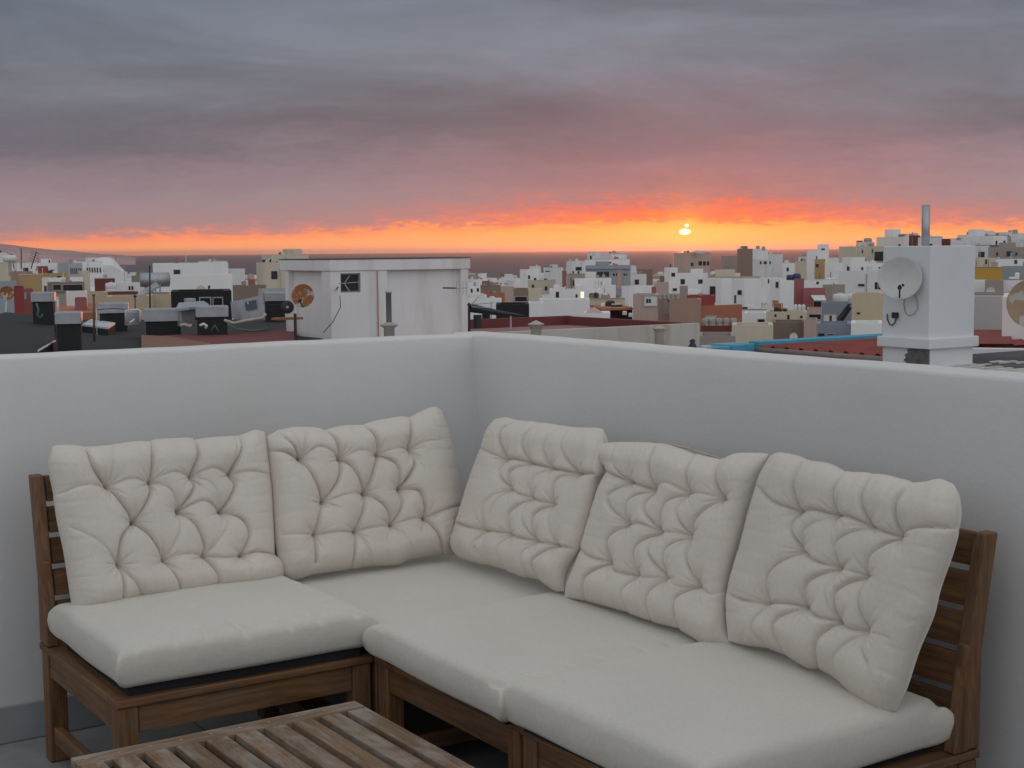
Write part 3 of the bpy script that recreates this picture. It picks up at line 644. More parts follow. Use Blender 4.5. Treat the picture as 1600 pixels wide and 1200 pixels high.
o_ = SEAT[2]; P_ = onx(632, 1037, -.79)
MB().tube([onx(632, 1034, -.80), onx(631.5, 1038, -.806), onx(633, 1042, -.804)], .0025, 5).build('white_tie', simple('white_cotton', (.75, .73, .68), .9), o_)
# ================================================================== GROUND, SEA, HEADLAND
SEA_Z = -26.
def ss(x, a, b):
    t = min(1, max(0, (x-a)/(b-a))); return t*t*(3-2*t)
def ground(D, a):      # D metres from the terrace, a degrees right of the view axis
    z = np.interp(D, [0, 14, 60, 150, 300, 600, 900, 1060, 1150, 1400], [-9, -9.5, -11, -13, -16, -19, -21, -23.5, -27, -40])
    z += 12.5*ss(a, 9, 20)*math.exp(-((D-470)/260)**2) + 7*ss(a, 6, 16)*math.exp(-((D-250)/130)**2)
    z += 1.5*math.sin(D*.013+a*.2)*ss(D, 100, 200)*(1-ss(D, 850, 1000)) 
    return float(z)
def gpos(P2):
    dx, dy = P2[0]-CX, P2[1]-CY; return math.hypot(dx, dy), math.degrees(math.atan2(dx, dy)-YAW)
Ds = np.r_[0.5, 8, 16, 30, 50, 80, 120, 170, 230, 300, 380, 460, 540, 620, 720, 820, 920, 1000, 1060, 1110, 1160, 1250, 1400]
As = np.linspace(-180, 180, 181)
vs, fs = [], []
for i, D in enumerate(Ds):
    for a in As[:-1]:
        w = YAW+R(a); vs.append((CX+D*math.sin(w), CY+D*math.cos(w), ground(D, a if abs(a) < 90 else 0)))
m_ = len(As)-1
for i in range(len(Ds)-1):
    for j in range(m_): fs.append((i*m_+j, (i+1)*m_+j, (i+1)*m_+(j+1) % m_, i*m_+(j+1) % m_))
vs.append((CX, CY, ground(0, 0))); fs += [(len(vs)-1, j, (j+1) % m_) for j in range(m_)]
g_ = MB().add(vs, fs).build('ground', simple('town_ground', (.16, .15, .14), .9, 0, .3, .08, (.24, .22, .2)), None, smooth=True); tag(g_, kind='structure')
def sea_mat():
    m, t, p = base_mat('sea_water')
    c = t.n('ShaderNodeTexCoord').outputs['Object']
    p.inputs['Base Color'].default_value = (.03, .026, .036, 1); p.inputs['Roughness'].default_value = .40; p.inputs['IOR'].default_value = 1.33
    n1 = t.noise(c, .012, 6, .7); n2 = t.noise(c, .12, 5, .7)
    bump(t, p, t.m('ADD', t.m('MULTIPLY', n1, 3.), n2), .12, 5.)
    return m
sv, sf = [], []; SR = [900, 1300, 2000, 3500, 7000, 15000, 40000]; SA = np.linspace(-95, 95, 60)
for D in SR:
    for a in SA: w = YAW+R(a); sv.append((CX+D*math.sin(w), CY+D*math.cos(w), SEA_Z))
for i in range(len(SR)-1):
    for j in range(len(SA)-1): sf.append((i*60+j, i*60+j+1, (i+1)*60+j+1, (i+1)*60+j)[::-1])
sea = MB().add(sv, sf).build('sea', sea_mat()); tag(sea, kind='structure')
def headland(prof, D, depth, mat):
    vs, fs = [], []; n = 90; xs_ = np.linspace(prof[0][0], prof[-1][0], n); ys_ = np.interp(xs_, [p[0] for p in prof], [p[1] for p in prof]); rg = np.random.default_rng(int(D))
    rows = [(D-depth*.5, 0.), (D-depth*.35, .35), (D-depth*.15, .8), (D, 1.), (D+depth*.4, .7), (D+depth, 0.)]
    for k, (dd, f) in enumerate(rows):
        for x, y in zip(xs_, ys_):
            zt = at(x, y, D)[2]-SEA_Z; P = at(x, 500, dd)
            vs.append((P[0], P[1], SEA_Z-2+max(zt, 3)*f*(1+(0 if f == 1 else .06*math.sin(x*.21+k)))+(0 if f else 0)))
    for i in range(len(rows)-1):
        for j in range(n-1): fs.append((i*n+j, i*n+j+1, (i+1)*n+j+1, (i+1)*n+j))
    return tag(MB().add(vs, fs).build('headland', mat, smooth=True), kind='structure')
M_HL = simple('headland_earth', (.42, .28, .28), .95, 0, .25, .004)  # earth colour lightened and pinked with the tint of distant haze
headland([(-120,375),(-60,376),(0,379),(25,382),(55,386),(90,389.5),(118,390.5),(126,392.5),(165,396),(200,397.5),(206,399.5)], 5200, 1200, M_HL)
headland([(-120,386),(0,391),(60,393.5),(120,396),(180,398.3),(215,400.5)], 4300, 600, M_HL)

# ================================================================== THE TOWN
PAL = dict(W=(.84, .84, .84), W2=(.72, .72, .73), W3=(.80, .78, .75), G=(.42, .43, .45), C=(.62, .56, .44), C2=(.60, .48, .36), P=(.50, .38, .33), PB=(.38, .25, .20),
           R=(.30, .055, .05), DR=(.17, .045, .045), R2=(.34, .12, .12), TC=(.42, .16, .09), BR=(.24, .18, .14), TP=(.36, .31, .28), OC=(.45, .30, .14), YE=(.55, .33, .06), YC=(.60, .50, .35),
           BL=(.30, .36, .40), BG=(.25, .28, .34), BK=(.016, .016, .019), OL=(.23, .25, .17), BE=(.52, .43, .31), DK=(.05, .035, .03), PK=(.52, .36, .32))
def pm(c): return plaster(PAL[c], .85, .05 if c == 'BK' else .5 if c in ('TP', 'P', 'PB', 'YC', 'C', 'BE', 'BR', 'PK', 'R2') else .24, .3, 'plaster_'+c)
M_GLASS = simple('dark_glass', (.02, .023, .03), .15, 0, .2, 1., bmp=0)
M_FRAME = simple('window_frame', (.38, .38, .38), .6, 0, .1, 5)
M_ROOF = simple('flat_roof', (.30, .27, .25), .9, 0, .25, .7, (.40, .24, .20), (.5, .62))
M_LIT = simple('lit_doorway', (.8, .8, .6), .6, 0, 0, 1, bmp=0, emit=((.85, 1., .62), .9))
M_METAL = simple('galvanised_metal', (.42, .44, .47), .45, .6, .15, 3)
M_DARKM = simple('dark_metal', (.04, .04, .045), .5, .3, .2, 5)
M_RUST = simple('rusty_metal', (.34, .13, .05), .85, .1, .25, 9, (.50, .44, .38), (.53, .6))
M_TANK = simple('tank_white', (.68, .68, .66), .6, 0, .1, 1.5)
M_CONC = simple('weathered_concrete', (.40, .37, .33), .9, 0, .25, 2.)
CAM2 = CAM[:2]
def hit(C2, e, x, y=395):
    d = ray(x, y)[:2]; A = np.array([[e[0], -d[0]], [e[1], -d[1]]]); return float(np.linalg.solve(A, CAM2-C2)[0])
def zat(x, y, P2):
    d = ray(x, y); D = math.hypot(P2[0]-CX, P2[1]-CY); return H+d[2]/math.hypot(d[0], d[1])*D
EX, EY = np.array([1., 0.]), np.array([0., 1.])
def win_on(root, O, e, n, x0, y0, x1, y1, mat=None, name='window', proud=.03, frame=True, th=.05):
    """rectangle seen at those pixels on the face through O running along e (unit), outward normal n"""
    a, b = hit(O, e, x0), hit(O, e, x1)
    if a > b: a, b = b, a
    Pm = O+e*(a+b)/2; z1, z0 = zat((x0+x1)/2, y0, Pm), zat((x0+x1)/2, y1, Pm)
    return win_m(root, O, e, n, a, b, z0, z1, mat, name, proud, frame, th)
def win_m(root, O, e, n, a, b, z0, z1, mat=None, name='window', proud=.03, frame=True, th=.05):
    mb = MB()
    if frame and (b-a) > .3:
        f = min(.055, (b-a)*.09)
        for (p, q, r_, s_) in ((a, b, z1-f, z1), (a, b, z0, z0+f), (a, a+f, z0+f, z1-f), (b-f, b, z0+f, z1-f)):
            mb.obox(O+e*p-n*.02, e, n, q-p, proud+.02+.03, r_, s_)
        fo = mb.build(name, M_FRAME, root)
        MB().obox(O+e*(a+f*.8)-n*.02, e, n, (b-a)-1.6*f, proud+.02, z0+f*.8, z1-f*.8).build('pane', mat or M_GLASS, fo)
        return fo
    mb.obox(O+e*a-n*.02, e, n, b-a, proud+.02, z0, z1); return mb.build(name, mat or M_GLASS, root)
def house_mesh(root, O, e1, e2, L1, L2, zb, zt, col, rim=True, roofmat=None, name='wall'):
    mb = MB(); q = [O, O+e1*L1, O+e1*L1+e2*L2, O+e2*L2]
    t = min(.22, L1*.12, L2*.12); ph = min(.55, (zt-zb)*.3)
    if not rim: mb.obox(O, e1, e2, L1, L2, zb, zt); w = mb.build(name, pm(col) if isinstance(col, str) else col, root); return w
    i = [O+e1*t+e2*t, O+e1*(L1-t)+e2*t, O+e1*(L1-t)+e2*(L2-t), O+e1*t+e2*(L2-t)]
    V = [(*p, zb) for p in q]+[(*p, zt) for p in q]+[(*p, zt) for p in i]+[(*p, zt-ph) for p in i]
    F_ = [(0, 1, 5, 4), (1, 2, 6, 5), (2, 3, 7, 6), (3, 0, 4, 7), (4, 5, 9, 8), (5, 6, 10, 9), (6, 7, 11, 10), (7, 4, 8, 11), (8, 9, 13, 12), (9, 10, 14, 13), (10, 11, 15, 14), (11, 8, 12, 15)]
    w = MB().add(V, F_).build(name, pm(col) if isinstance(col, str) else col, root)
    MB().add([(*p, zt-ph) for p in i], [(0, 1, 2, 3)]).build('roof', roofmat or M_ROOF, root)
    return w
def bld(mode, x0, xc, x1, yt, D, col, label, wins=(), cat='building', name='house', group=None, depth=None, zb=None, rim=True, auto=0, roof=None, skew=0., parent=None, wmat=None):
    if mode == 'C':
        P = at(xc, yt, D); O = P[:2].copy(); zt = P[2]; e1, e2 = EX, EY
        if skew: c, s = math.cos(R(skew)), math.sin(R(skew)); e1, e2 = np.array([c, s]), np.array([-s, c])
        L1 = hit(O, e1, x1); L2 = hit(O, e2, x0)
    else:
        xm = (x0+x1)/2; Pm = at(xm, yt, D); zt = Pm[2]; v = (Pm[:2]-CAM2)/np.linalg.norm(Pm[:2]-CAM2)
        if skew: c, s = math.cos(R(skew)), math.sin(R(skew)); v = np.array([c*v[0]-s*v[1], s*v[0]+c*v[1]])
        e1 = np.array([v[1], -v[0]]); e2 = v; a, b = hit(Pm[:2], e1, x0), hit(Pm[:2], e1, x1)
        if a > b: a, b = b, a
        O = Pm[:2]+e1*a; L1 = b-a; L2 = depth or min(max(L1*.9, 2.5), 11)
    if zb is None:
        Dg, ag = gpos(O+e1*L1/2+e2*L2/2); zb = min(ground(Dg, ag)-1.5, zt-3)
    root = parent or thing(name, (*(O+e1*L1/2), zb), label, cat, group)
    house_mesh(root, O, e1, e2, L1, L2, zb, zt, col, rim, roof)
    n1, n2 = -e2, -e1
    for w in wins:
        x, y, X, Y = w[:4]; mt = w[4] if len(w) > 4 else wmat
        nm = w[5] if len(w) > 5 else 'window'
        if mode == 'C' and (x+X)/2 < xc: win_on(root, O, e2, n2, x, y, X, Y, mt, nm)
        else: win_on(root, O, e1, n1, x, y, X, Y, mt, nm)
    if auto:
        rg = random.Random(int(x0*7+yt*13)); hgt = 2.9
        spots = [(f, k, c) for f, Lf in ((0, L1), (1, L2 if mode == 'C' else 0)) for k in range(3) for c in range(int(Lf//2.6))]
        rg.shuffle(spots)
        for f, k, c in spots[:auto]:
            o_, e_, nn, Lf = (O, e1, n1, L1) if f == 0 else (O, e2, n2, L2); nc = int(Lf//2.6)
            ctr = (c+.5)*Lf/nc+rg.uniform(-.3, .3); w_ = rg.choice([.8, 1., 1.3]); h_ = rg.choice([1., 1.2, 1.9]); zc = zt-1.9-k*hgt
            if zc-h_/2 < zb: continue
            win_m(root, o_, e_, nn, ctr-w_/2, ctr+w_/2, zc-h_/2, zc+h_/2, None, frame=rg.random() < .4)
    root['_p'] = [float((x0+x1)/2 if mode != 'C' else (x0+x1)/2), float(yt), float(D)]; root['_c'] = col if isinstance(col, str) else ''; root['_w'] = len(wins)
    root['_f'] = [float(v) for v in (*O, *e1, *e2, L1, L2, zt)]
    return root
TOWN = [
# --- left of the picture
('F',-30,0,20,395,420,'W2','white block with a dark roof line at the far left edge'),
('F',-30,0,18,411,260,'C','cream wall below the white tank at the left edge'),
('C',18,27,50,411,300,'W','low white block with a ribbed roof beside the cream wall'),
('F',15,0,50,424,220,'PB','low red-brown shed in front of the ribbed white block'),
('F',50,0,91,411,330,'W','long plain white building right of the ribbed white block'),
('F',56,0,74,416,240,'R','small brick-red box with a pale door strip',[(55.5,418,58.5,428,M_FRAME,'door')]),
('C',89,106,128,411,320,'G','grey-roofed building with a row of tall dark windows',[(x,419,x+1.6,428) for x in (109,112,115,118,121.5,124.5)]),
('C',118,128,160,409,340,'W','white building with a dark red roof and six dark windows',[(x,418,x+2.4,426) for x in (134,138,142,146,150,154.5)],'roof:DR'),
('F',28,0,66,429,205,'OC','ochre flat-roofed house at the far left'),
('C',50,60,104,427,215,'OC','wide ochre and orange roofed house before the window row'),
('C',121,127,139,423,230,'C','small cream roof tower left of the white stair gable'),
('C',64,76,128,434,180,'W','white house with a slanting rooflight behind the timber terrace'),
('F',72,0,130,441,150,'BR','brown timber roof terrace with two dark openings',[(80,444,94,454),(95.5,444,128,455)]),
('F',146,0,178,435,190,'DR','dark red band of wall behind the white stair gable'),
('C',178,188,224,442,160,'W','white house with two small windows left of the solar heater',[(199,447,202,453),(203.5,447,206.5,453)]),
('F',204,0,244,431,260,'OL','long low shed with an olive green roof'),
('F',238,0,356,411,150,'W','wide white stepped building behind the blind arch wall',[(270,421,281,429),(252,428,254,431)]),
('F',310,0,354,408.5,175,'W','pale roof room with one small dark window on the stepped building',[(332,414,336,418)]),
('C',350,361,382,420,165,'W2','white gable block at the right end of the stepped building'),
('F',250,0,362,430,95,'W','broad plain white building with a blind arch',[(323.5,446.5,326.5,451)]),
('C',400,411,441,410,215,'C','cream terraced house stepping up beside the stairhead',(),'auto3'),
('C',409,424,482,398,240,'C','tall cream building half hidden behind the stairhead roof',[(431,408,433,413)]),
('F',362,0,414,446,125,'BR','weathered brown building with a broken tiled edge',(),'auto4'),
('C',402,409,444,451,100,'G','grey tiled lean-to just left of the stairhead'),
('F',386,0,397,437,160,'R2','tiny dusty red roof box between white gable and cream building'),
('F',265,0,360,455,44,'BK','black painted roof building with a twin glazed window',[(309,464,328,478),(330,464,346.5,478)]),
('F',232,0,266,459,60,'BE','tan wall section left of the black building'),
('F',164,0,236,463,58,'BE','long tan wall with white coping in front of the red strip'),
('F',112,0,166,457,72,'BE','tan wall section right of the white and grey box'),
('F',168,0,214,457,78,'DR','dark red wall strip above the tan wall'),
('F',101,0,134,456.5,66,'W2','white and grey box left of the tan wall'),
('F',114,0,133,467,60,'R2','small red-brown box below the white and grey box'),
('F',19,0,35,449,47,'R','brick-red wall beside the rusty dish'),
('F',34,0,50,453,50,'R2','dusty red wall with a tall niche beside the brick-red wall',[(35,457,39,468,M_FRAME),]),
('F',-20,0,24,440,120,'BL','grey-blue greenhouse-like block at the left edge',(),'auto4'),
('F',82,0,101,461,80,'TP','taupe shed between the duct and the grey box'),
# --- middle, right of the stairhead
('F',730,0,750,447,250,'W','small white house with two dark door openings beside the stairhead',[(734.5,451,738,457.5),(744,450,748,456)]),
('F',749,0,782,446,300,'BR','brown roofed low house with a long dark eave',(),'auto4'),
('F',755,0,788,458,180,'TC','orange-red low block behind the roof antenna'),
('F',730,0,783,467,145,'W','white house crossed by the roof antenna',(),'auto3'),
('F',782,0,803,448,220,'P','pinkish cluttered house left of the brown balcony house',(),'auto4'),
('F',774,0,826,475.5,60,'BK','windowless black wall block above the dark red roof'),
('F',802,0,825,451,112,'BR','brown house with a shaded red balcony',[(803,462.5,823.5,472)]),
('F',824,0,846,451,122,'C','cream slab wall right of the shaded balcony'),
('F',825,0,848,473,84,'W','low white parapet block right of the black wall'),
('C',812,823,842,421,420,'W','white block with roof rooms, leftmost on the sea skyline',[(824.5,430,828,436)]),
('F',827,0,845,416,520,'W2','pale roof room behind the leftmost skyline block'),
('C',824,840,868,438,330,'C','cream blank-walled house below the leftmost skyline block',(),'auto2'),
('C',849,862,880,418,470,'W2','white building with one dark slot on the sea skyline',[(852,423,859,425)]),
('F',878,0,900,423,430,'R2','dusty house with a dark red awning on the skyline',(),'auto3'),
('C',885,893,915,408,400,'W2','white and olive building with a dark balcony left of the blue block',[(899,417,909,423)]),
('F',886,0,914,428,300,'TP','cluttered taupe house front left of the blue block',(),'auto5'),
('C',918,930,940,394,380,'W2','upper white roof room left of the skyline peak'),
('C',938,962,980,396,370,'W2','highest white roof volume on the blue block skyline'),
('F',914,0,984,405,345,'W','white sloping roof storey above the blue block',[(932,410,936,414),(939,409,943,413),(946,409,950,413),(951,409,955,412)]),
('F',915,0,985,415,325,'BL','blue-grey apartment block with a pinkish centre strip',[(957,427,961,431.5),(962,427,964.5,431.5),(974,427,977,431),(978,427.5,980.5,431),(932,424,952,433,None,'balcony_window')]),
('F',915,0,931,425,305,'W','white annex at the left foot of the blue block'),
('F',931,0,955,434.5,300,'W','low white annex under the balcony of the blue block'),
('F',983,0,994,415,400,'W2','small pale roof tower right of the blue block'),
('C',996,1000,1020,421,450,'BR','small brown house low on the sea skyline'),
('F',984,0,1010,428,340,'W','white and pink house right of the blue block',(),'auto4'),
('C',1038,1047,1059,418,380,'W','clean white cube left of the tall pink block'),
('C',1053,1071,1110,395,400,'P','tall dusty pink building with a gridded window',[(1079,410,1084,416),(1091,408,1097,415),(1098,408,1103,415),(1104,408,1108.5,415)]),
('F',1056,0,1106,427,330,'W','long low white building under the tall pink block',(),'auto3'),
('F',930,0,962,446,190,'W','white block with two drain pipes below the blue block'),
('C',971,983,1020,447,170,'W','white house with a stepped roof left of the salmon tower',(),'auto2'),
('F',858,0,938,452,130,'W','white house with a brightly lit doorway',[(868,456,873,465),(899,460,902,465),(907,456,912,467,M_LIT,'lit_doorway')]),
('F',842,0,921,468,105,'W','big blank pale wall below the lit doorway'),
('F',920,0,936,459,126,'BR','brown timber screen right of the lit doorway'),
('F',935,0,952,459,128,'W','small white house with one window right of the timber screen',[(944.5,462,948.5,467)]),
('F',919,0,976,467,112,'C2','long peach-coloured wall above the terracotta terrace roof'),
('F',1018,0,1025,449,160,'R2','narrow dark red window block left of the salmon tower'),
('F',1024,0,1046,441,200,'P','salmon tower house behind the double window house'),
('F',1045,0,1062,441,190,'W','white house with one brown window behind the drum row',[(1051,450,1058,455)]),
('F',1059,0,1075,447,210,'TP','rough grey-pink house above the deep red block',(),'auto3'),
('F',989,0,1029,460,86,'P','pinkish house with a white bay and double window',[(1005,461,1028,479,M_TANK,'bay_wall'),(1009.5,467,1013,473.5),(1013.5,467,1017,473.5)]),
('F',1028,0,1047,462,80,'PB','narrow salmon-brown house with a grey recess',[(1037,466,1046,490,M_CONC,'recess'),(1043,468,1045,472)]),
('F',1046,0,1096,468,78,'PB','wide blank salmon-brown house front'),
('F',1073,0,1117,462,96,'R','deep red block with an orange pot on top'),
('C',1094,1097,1160,478,84,'TC','terracotta-coloured house above the row of concrete drums',[(1101,493,1120,498,M_TANK,'pale_panel')]),
('C',1100,1128,1144,435,172,'W','large white corner building behind the deep red block'),
('C',1144,1163,1190,436,165,'W','large white building with a tall slot window',[(1148,461,1151,474),(1153,453,1160,461)]),
('F',1108,0,1188,433,186,'C','long cream roof storey behind the two large white buildings'),
('C',1127,1132,1158,400,450,'TP','beige block on the skyline right of the tall pink block'),
('F',1152,0,1177,389,440,'BR','taupe tower on the skyline left of the white cylinder tower'),
('C',1176,1184,1200,389,330,'W','white tower with cylinders on its roof',[(1180,410,1182,414)]),
('C',1176,1185,1206,405,315,'W2','white storey with three dark windows below the cylinder tower',[(1187,408,1190,413),(1193,408,1198,413),(1202,408,1204.5,413)]),
('F',1200,0,1223,397,335,'W2','blank white block right of the white cylinder tower',[(1202,408,1203.5,413)]),
('C',1186,1192,1222,434,200,'W','white house with small windows under the blank skyline block',[(1187,439,1189.5,446),(1200,436,1202,443)]),
('C',1204,1219,1242,436,140,'W','tall white house with an orange balcony blind',[(1212.5,440,1217.5,450),(1208,469,1217.5,479,'ORANGE','balcony_blind')]),
('F',1241,0,1257,436,112,'R2','upper part of the dusty red L-shaped block'),
('F',1256,0,1290,451,110,'R2','lower arm of the dusty red L-shaped block with an awning',[(1271,470,1285,483)]),
('F',1222,0,1243,411,350,'W','white house with an arch-like door right of the blank block',[(1229,418,1233,424)]),
('C',1242,1256,1274,408,300,'C','cream house with a pale side below the white side tower'),
('F',1247,0,1268,401,330,'W2','grey-white roof room with a dark door on the skyline',[(1251,404,1253.5,408)]),
('F',1261,0,1280,391,285,'W','white block left of the tall side tower',[(1275,400,1278,406)]),
('F',1277,0,1295,381.5,280,'W','tall white side tower with a dark top window',[(1283,388,1289,391)]),
('F',1273,0,1290,405,262,'OC','orange-cream house under the white side tower',[(1274,412,1280,418)]),
('F',1289,0,1303,409,255,'W3','pale house right of the orange-cream one',(),'auto2'),
('C',1311,1337,1382,385,330,'C','cream skyline building crowned by a red and white turret',[(1346,390,1348.5,396),(1362,389,1364,396),(1366,393,1380,408)]),
('C',1339,1346,1366,378,345,'W2','white turret room on the cream skyline building'),
('F',1338,0,1348,376,350,'DR','dark red roof box beside the white turret'),
('F',1302,0,1319,411,240,'W','low white house left of the white cube on the right slope'),
('C',1316,1331,1352,402,205,'W','white cube on the right slope with one dark window',[(1345.5,417,1349,423)]),
('F',1351,0,1382,411.5,195,'W','long white house beside the white cube',[(1373,417,1377,420)]),
('F',1311,0,1382,423,142,'W2','grey-white sloping-roofed house with gridded windows',[(1341,443,1352,448),(1367.5,441,1372,452),(1373,441,1378,452)]),
('F',1273,0,1312,437,172,'W','white roof terrace with a balustrade',[(1276,440,1280,444)]),
('C',1286,1300,1321,445,132,'TP','weathered taupe block behind the white tanks'),
('F',1257,0,1276,441,150,'W','white roof clutter block left of the taupe block',(),'auto2'),
('F',1285,0,1333,473,86,'BG','blue-grey house with an outside steel stair',[(1287,490,1309,505,M_TANK,'white_wall'),(1297,493,1301,505)]),
('F',1332,0,1381,459,80,'YC','peeling pale yellow wall left of the dish chimney',[(1340,488,1345,491)]),
('F',1331,0,1380,505,60,'W','low clean white wall below the peeling yellow wall'),
('F',1277,0,1332,506,62,'BG','low blue-grey wall below the steel stair',[(1280,521,1289,525),(1292,521,1306,525)]),
('F',1262,0,1287,482,95,'PK','shaded open house below the awning',[(1264,490,1285,500)]),
('F',1198,0,1262,487,102,'C','low cream house below the white water drums',[(1231,492,1234.5,499.5),(1251,493.5,1255,497),(1211,491,1214,495)]),
('F',1164,0,1198,489,92,'W','white wall block right of the terracotta house',[(1184,498,1196,505)]),
('F',1148,0,1197,484,110,'W','white terrace wall with a vent pipe behind the terracotta house'),
('F',1206,0,1262,503,72,'BR','brown block wall above the blue roof edge'),
('F',1257,0,1278,500,70,'P','pinkish narrow wall right of the brown block wall'),
('F',1144,0,1209,508,62,'C','peeling whitewashed wall with dark flaking patches'),
('F',1095,0,1146,509,64,'DR','low dark red wall below the row of concrete drums'),
('F',1090,0,1150,525,50,'TP','grubby low roof edge above the blue roof'),
# --- right edge and behind the chimney
('F',1420,0,1437,368,330,'DR','small dark red roof box left of the chimney pipe'),
('F',1434,0,1471,371,320,'W2','white roof storey behind the top of the chimney block'),
('F',1470,0,1485,373,325,'DR','small dark red roof box right of the chimney pipe'),
('C',1522,1534,1552,366,430,'W','white house on the hilltop just right of the chimney block'),
('F',1549,0,1571,367,440,'W2','hilltop house with a dark slot, second right of the chimney block',[(1549,372,1553,377)]),
('C',1568,1576,1620,364,420,'W','hilltop house with roof tanks at the right edge',(),'auto3'),
('F',1544,0,1620,386,300,'TP','long taupe house with reddish balconies on the right slope',[(1556,394,1560,400),(1572,392,1582,402),(1586,394,1590,400)]),
('F',1522,0,1546,384,330,'W2','plain pale house right of the chimney block below the hilltop'),
('C',1518,1530,1557,403,222,'C','cream house with a dark brown door on the right slope',[(1539,405,1542.5,413)]),
('F',1556,0,1620,404,215,'W','white house with a square window at the right edge',[(1585,406,1590,412.5)]),
('F',1520,0,1567,418,150,'YE','bright mustard yellow wall at the right'),
('F',1566,0,1620,416,155,'BL','pale blue terrace wall with railings right of the mustard wall'),
('F',1518,0,1541,438,120,'W','white wall below the left of the mustard wall'),
('F',1540,0,1569,438,116,'TP','taupe wall behind the small round dish'),
('F',1568,0,1620,437,118,'W','clean white wall at the right edge below the pale blue terrace'),
]
M_OR = simple('orange_blind', (.55, .27, .06), .8)
for r_ in TOWN:
    mode, x0, xc, x1, yt, D, col, label = r_[:8]; wins = r_[8] if len(r_) > 8 else (); opt = r_[9] if len(r_) > 9 else ''
    wins = [tuple(M_OR if v == 'ORANGE' else v for v in w) for w in wins]
    auto = int(opt[4:]) if opt.startswith('auto') else 0
    if not wins and not auto and D > 120 and col in ('W', 'W2', 'C', 'W3') and (x1-x0) > 18: auto = 6 if x1-x0 > 28 else 4
    nm, ct = ('house', 'house')
    lw = label.split()
    if 'wall' in lw and ('house' not in lw): nm, ct = 'walled_building', 'wall block'
    bld(mode, x0, xc, x1, yt, D, col, label, wins, ct, nm, auto=auto, roof=pm(opt[5:]) if opt.startswith('roof') else None)
# ---- houses nobody could tell apart, row behind row
def fill(x0, x1, D0, D1, n, ymin, label, group, seed, hmin=5., hmax=9., cols='WWWW2W3WCG', dark=.12):
    rg = random.Random(seed); k = 0; tries = 0
    cl = ['W', 'W', 'W', 'W2', 'W3', 'C', 'W2', 'W3', 'TP', 'W', 'P', 'BR']
    while k < n and tries < n*12:
        tries += 1
        x = rg.uniform(x0, x1); D = D0+(D1-D0)*rg.random()**.9; w_ = rg.uniform(5, 13); a = math.degrees(math.atan((x-800)/F_PX))
        zt = ground(D, a)+rg.uniform(hmin, hmax); P = at(x, 400, D); yy = 391.8-(x-800)*.0117+(H-zt)/D*F_PX
        if yy < (ymin(x) if callable(ymin) else ymin): continue
        hw_ = w_/D*F_PX/2
        bld('C', x-hw_*rg.uniform(.7, 1.), x-hw_*rg.uniform(-.2, .4), x+hw_, yy, D, rg.choice(cl), label, (), 'house', 'house', group, auto=rg.choice([0, 1, 2, 3]), skew=rg.choice([0, 0, -12, 15, 25])); k += 1
fill(738, 835, 560, 1040, 16, 433, 'tiny pale house in the far rows by the sea, just right of the stairhead', 'far coastal houses right of the stairhead', 1)
fill(835, 1000, 420, 1000, 20, 428, 'small pale house in the rows round the blue-grey apartment block', 'small houses round the blue-grey block', 2)
fill(1000, 1130, 380, 980, 18, 428, 'small pale house in the rows below the tall dusty pink building', 'small houses below the tall pink building', 3)
fill(1130, 1320, 260, 800, 20, 412, 'small pale house on the slope right of the tall pink building', 'small houses on the middle slope', 4)
fill(1320, 1392, 220, 560, 8, 400, 'small pale house on the slope left of the dish chimney', 'small houses left of the dish chimney', 5)
fill(1395, 1640, 300, 560, 22, lambda x: 366 if x > 1500 else 376, 'small pale house on the hill behind and right of the dish chimney', 'small houses on the right hill', 6)
fill(-20, 240, 260, 900, 22, 413, 'small pale house in the rows at the far left below the headland', 'small houses at the far left', 7)
fill(240, 440, 300, 900, 9, 424, 'small pale house behind the broad white building on the left', 'small houses behind the white building', 8)
fill(735, 990, 150, 420, 10, 446, 'small pale house in the middle rows below the sea skyline', 'middle row houses', 9, 4, 7)
fill(1000, 1380, 120, 300, 14, 446, 'small pale house among the middle rows of the right slope', 'middle row houses on the right', 10, 4, 7)
fill(-20, 260, 90, 250, 9, 446, 'small house among the near rows at the left', 'near row houses on the left', 11, 4, 6)

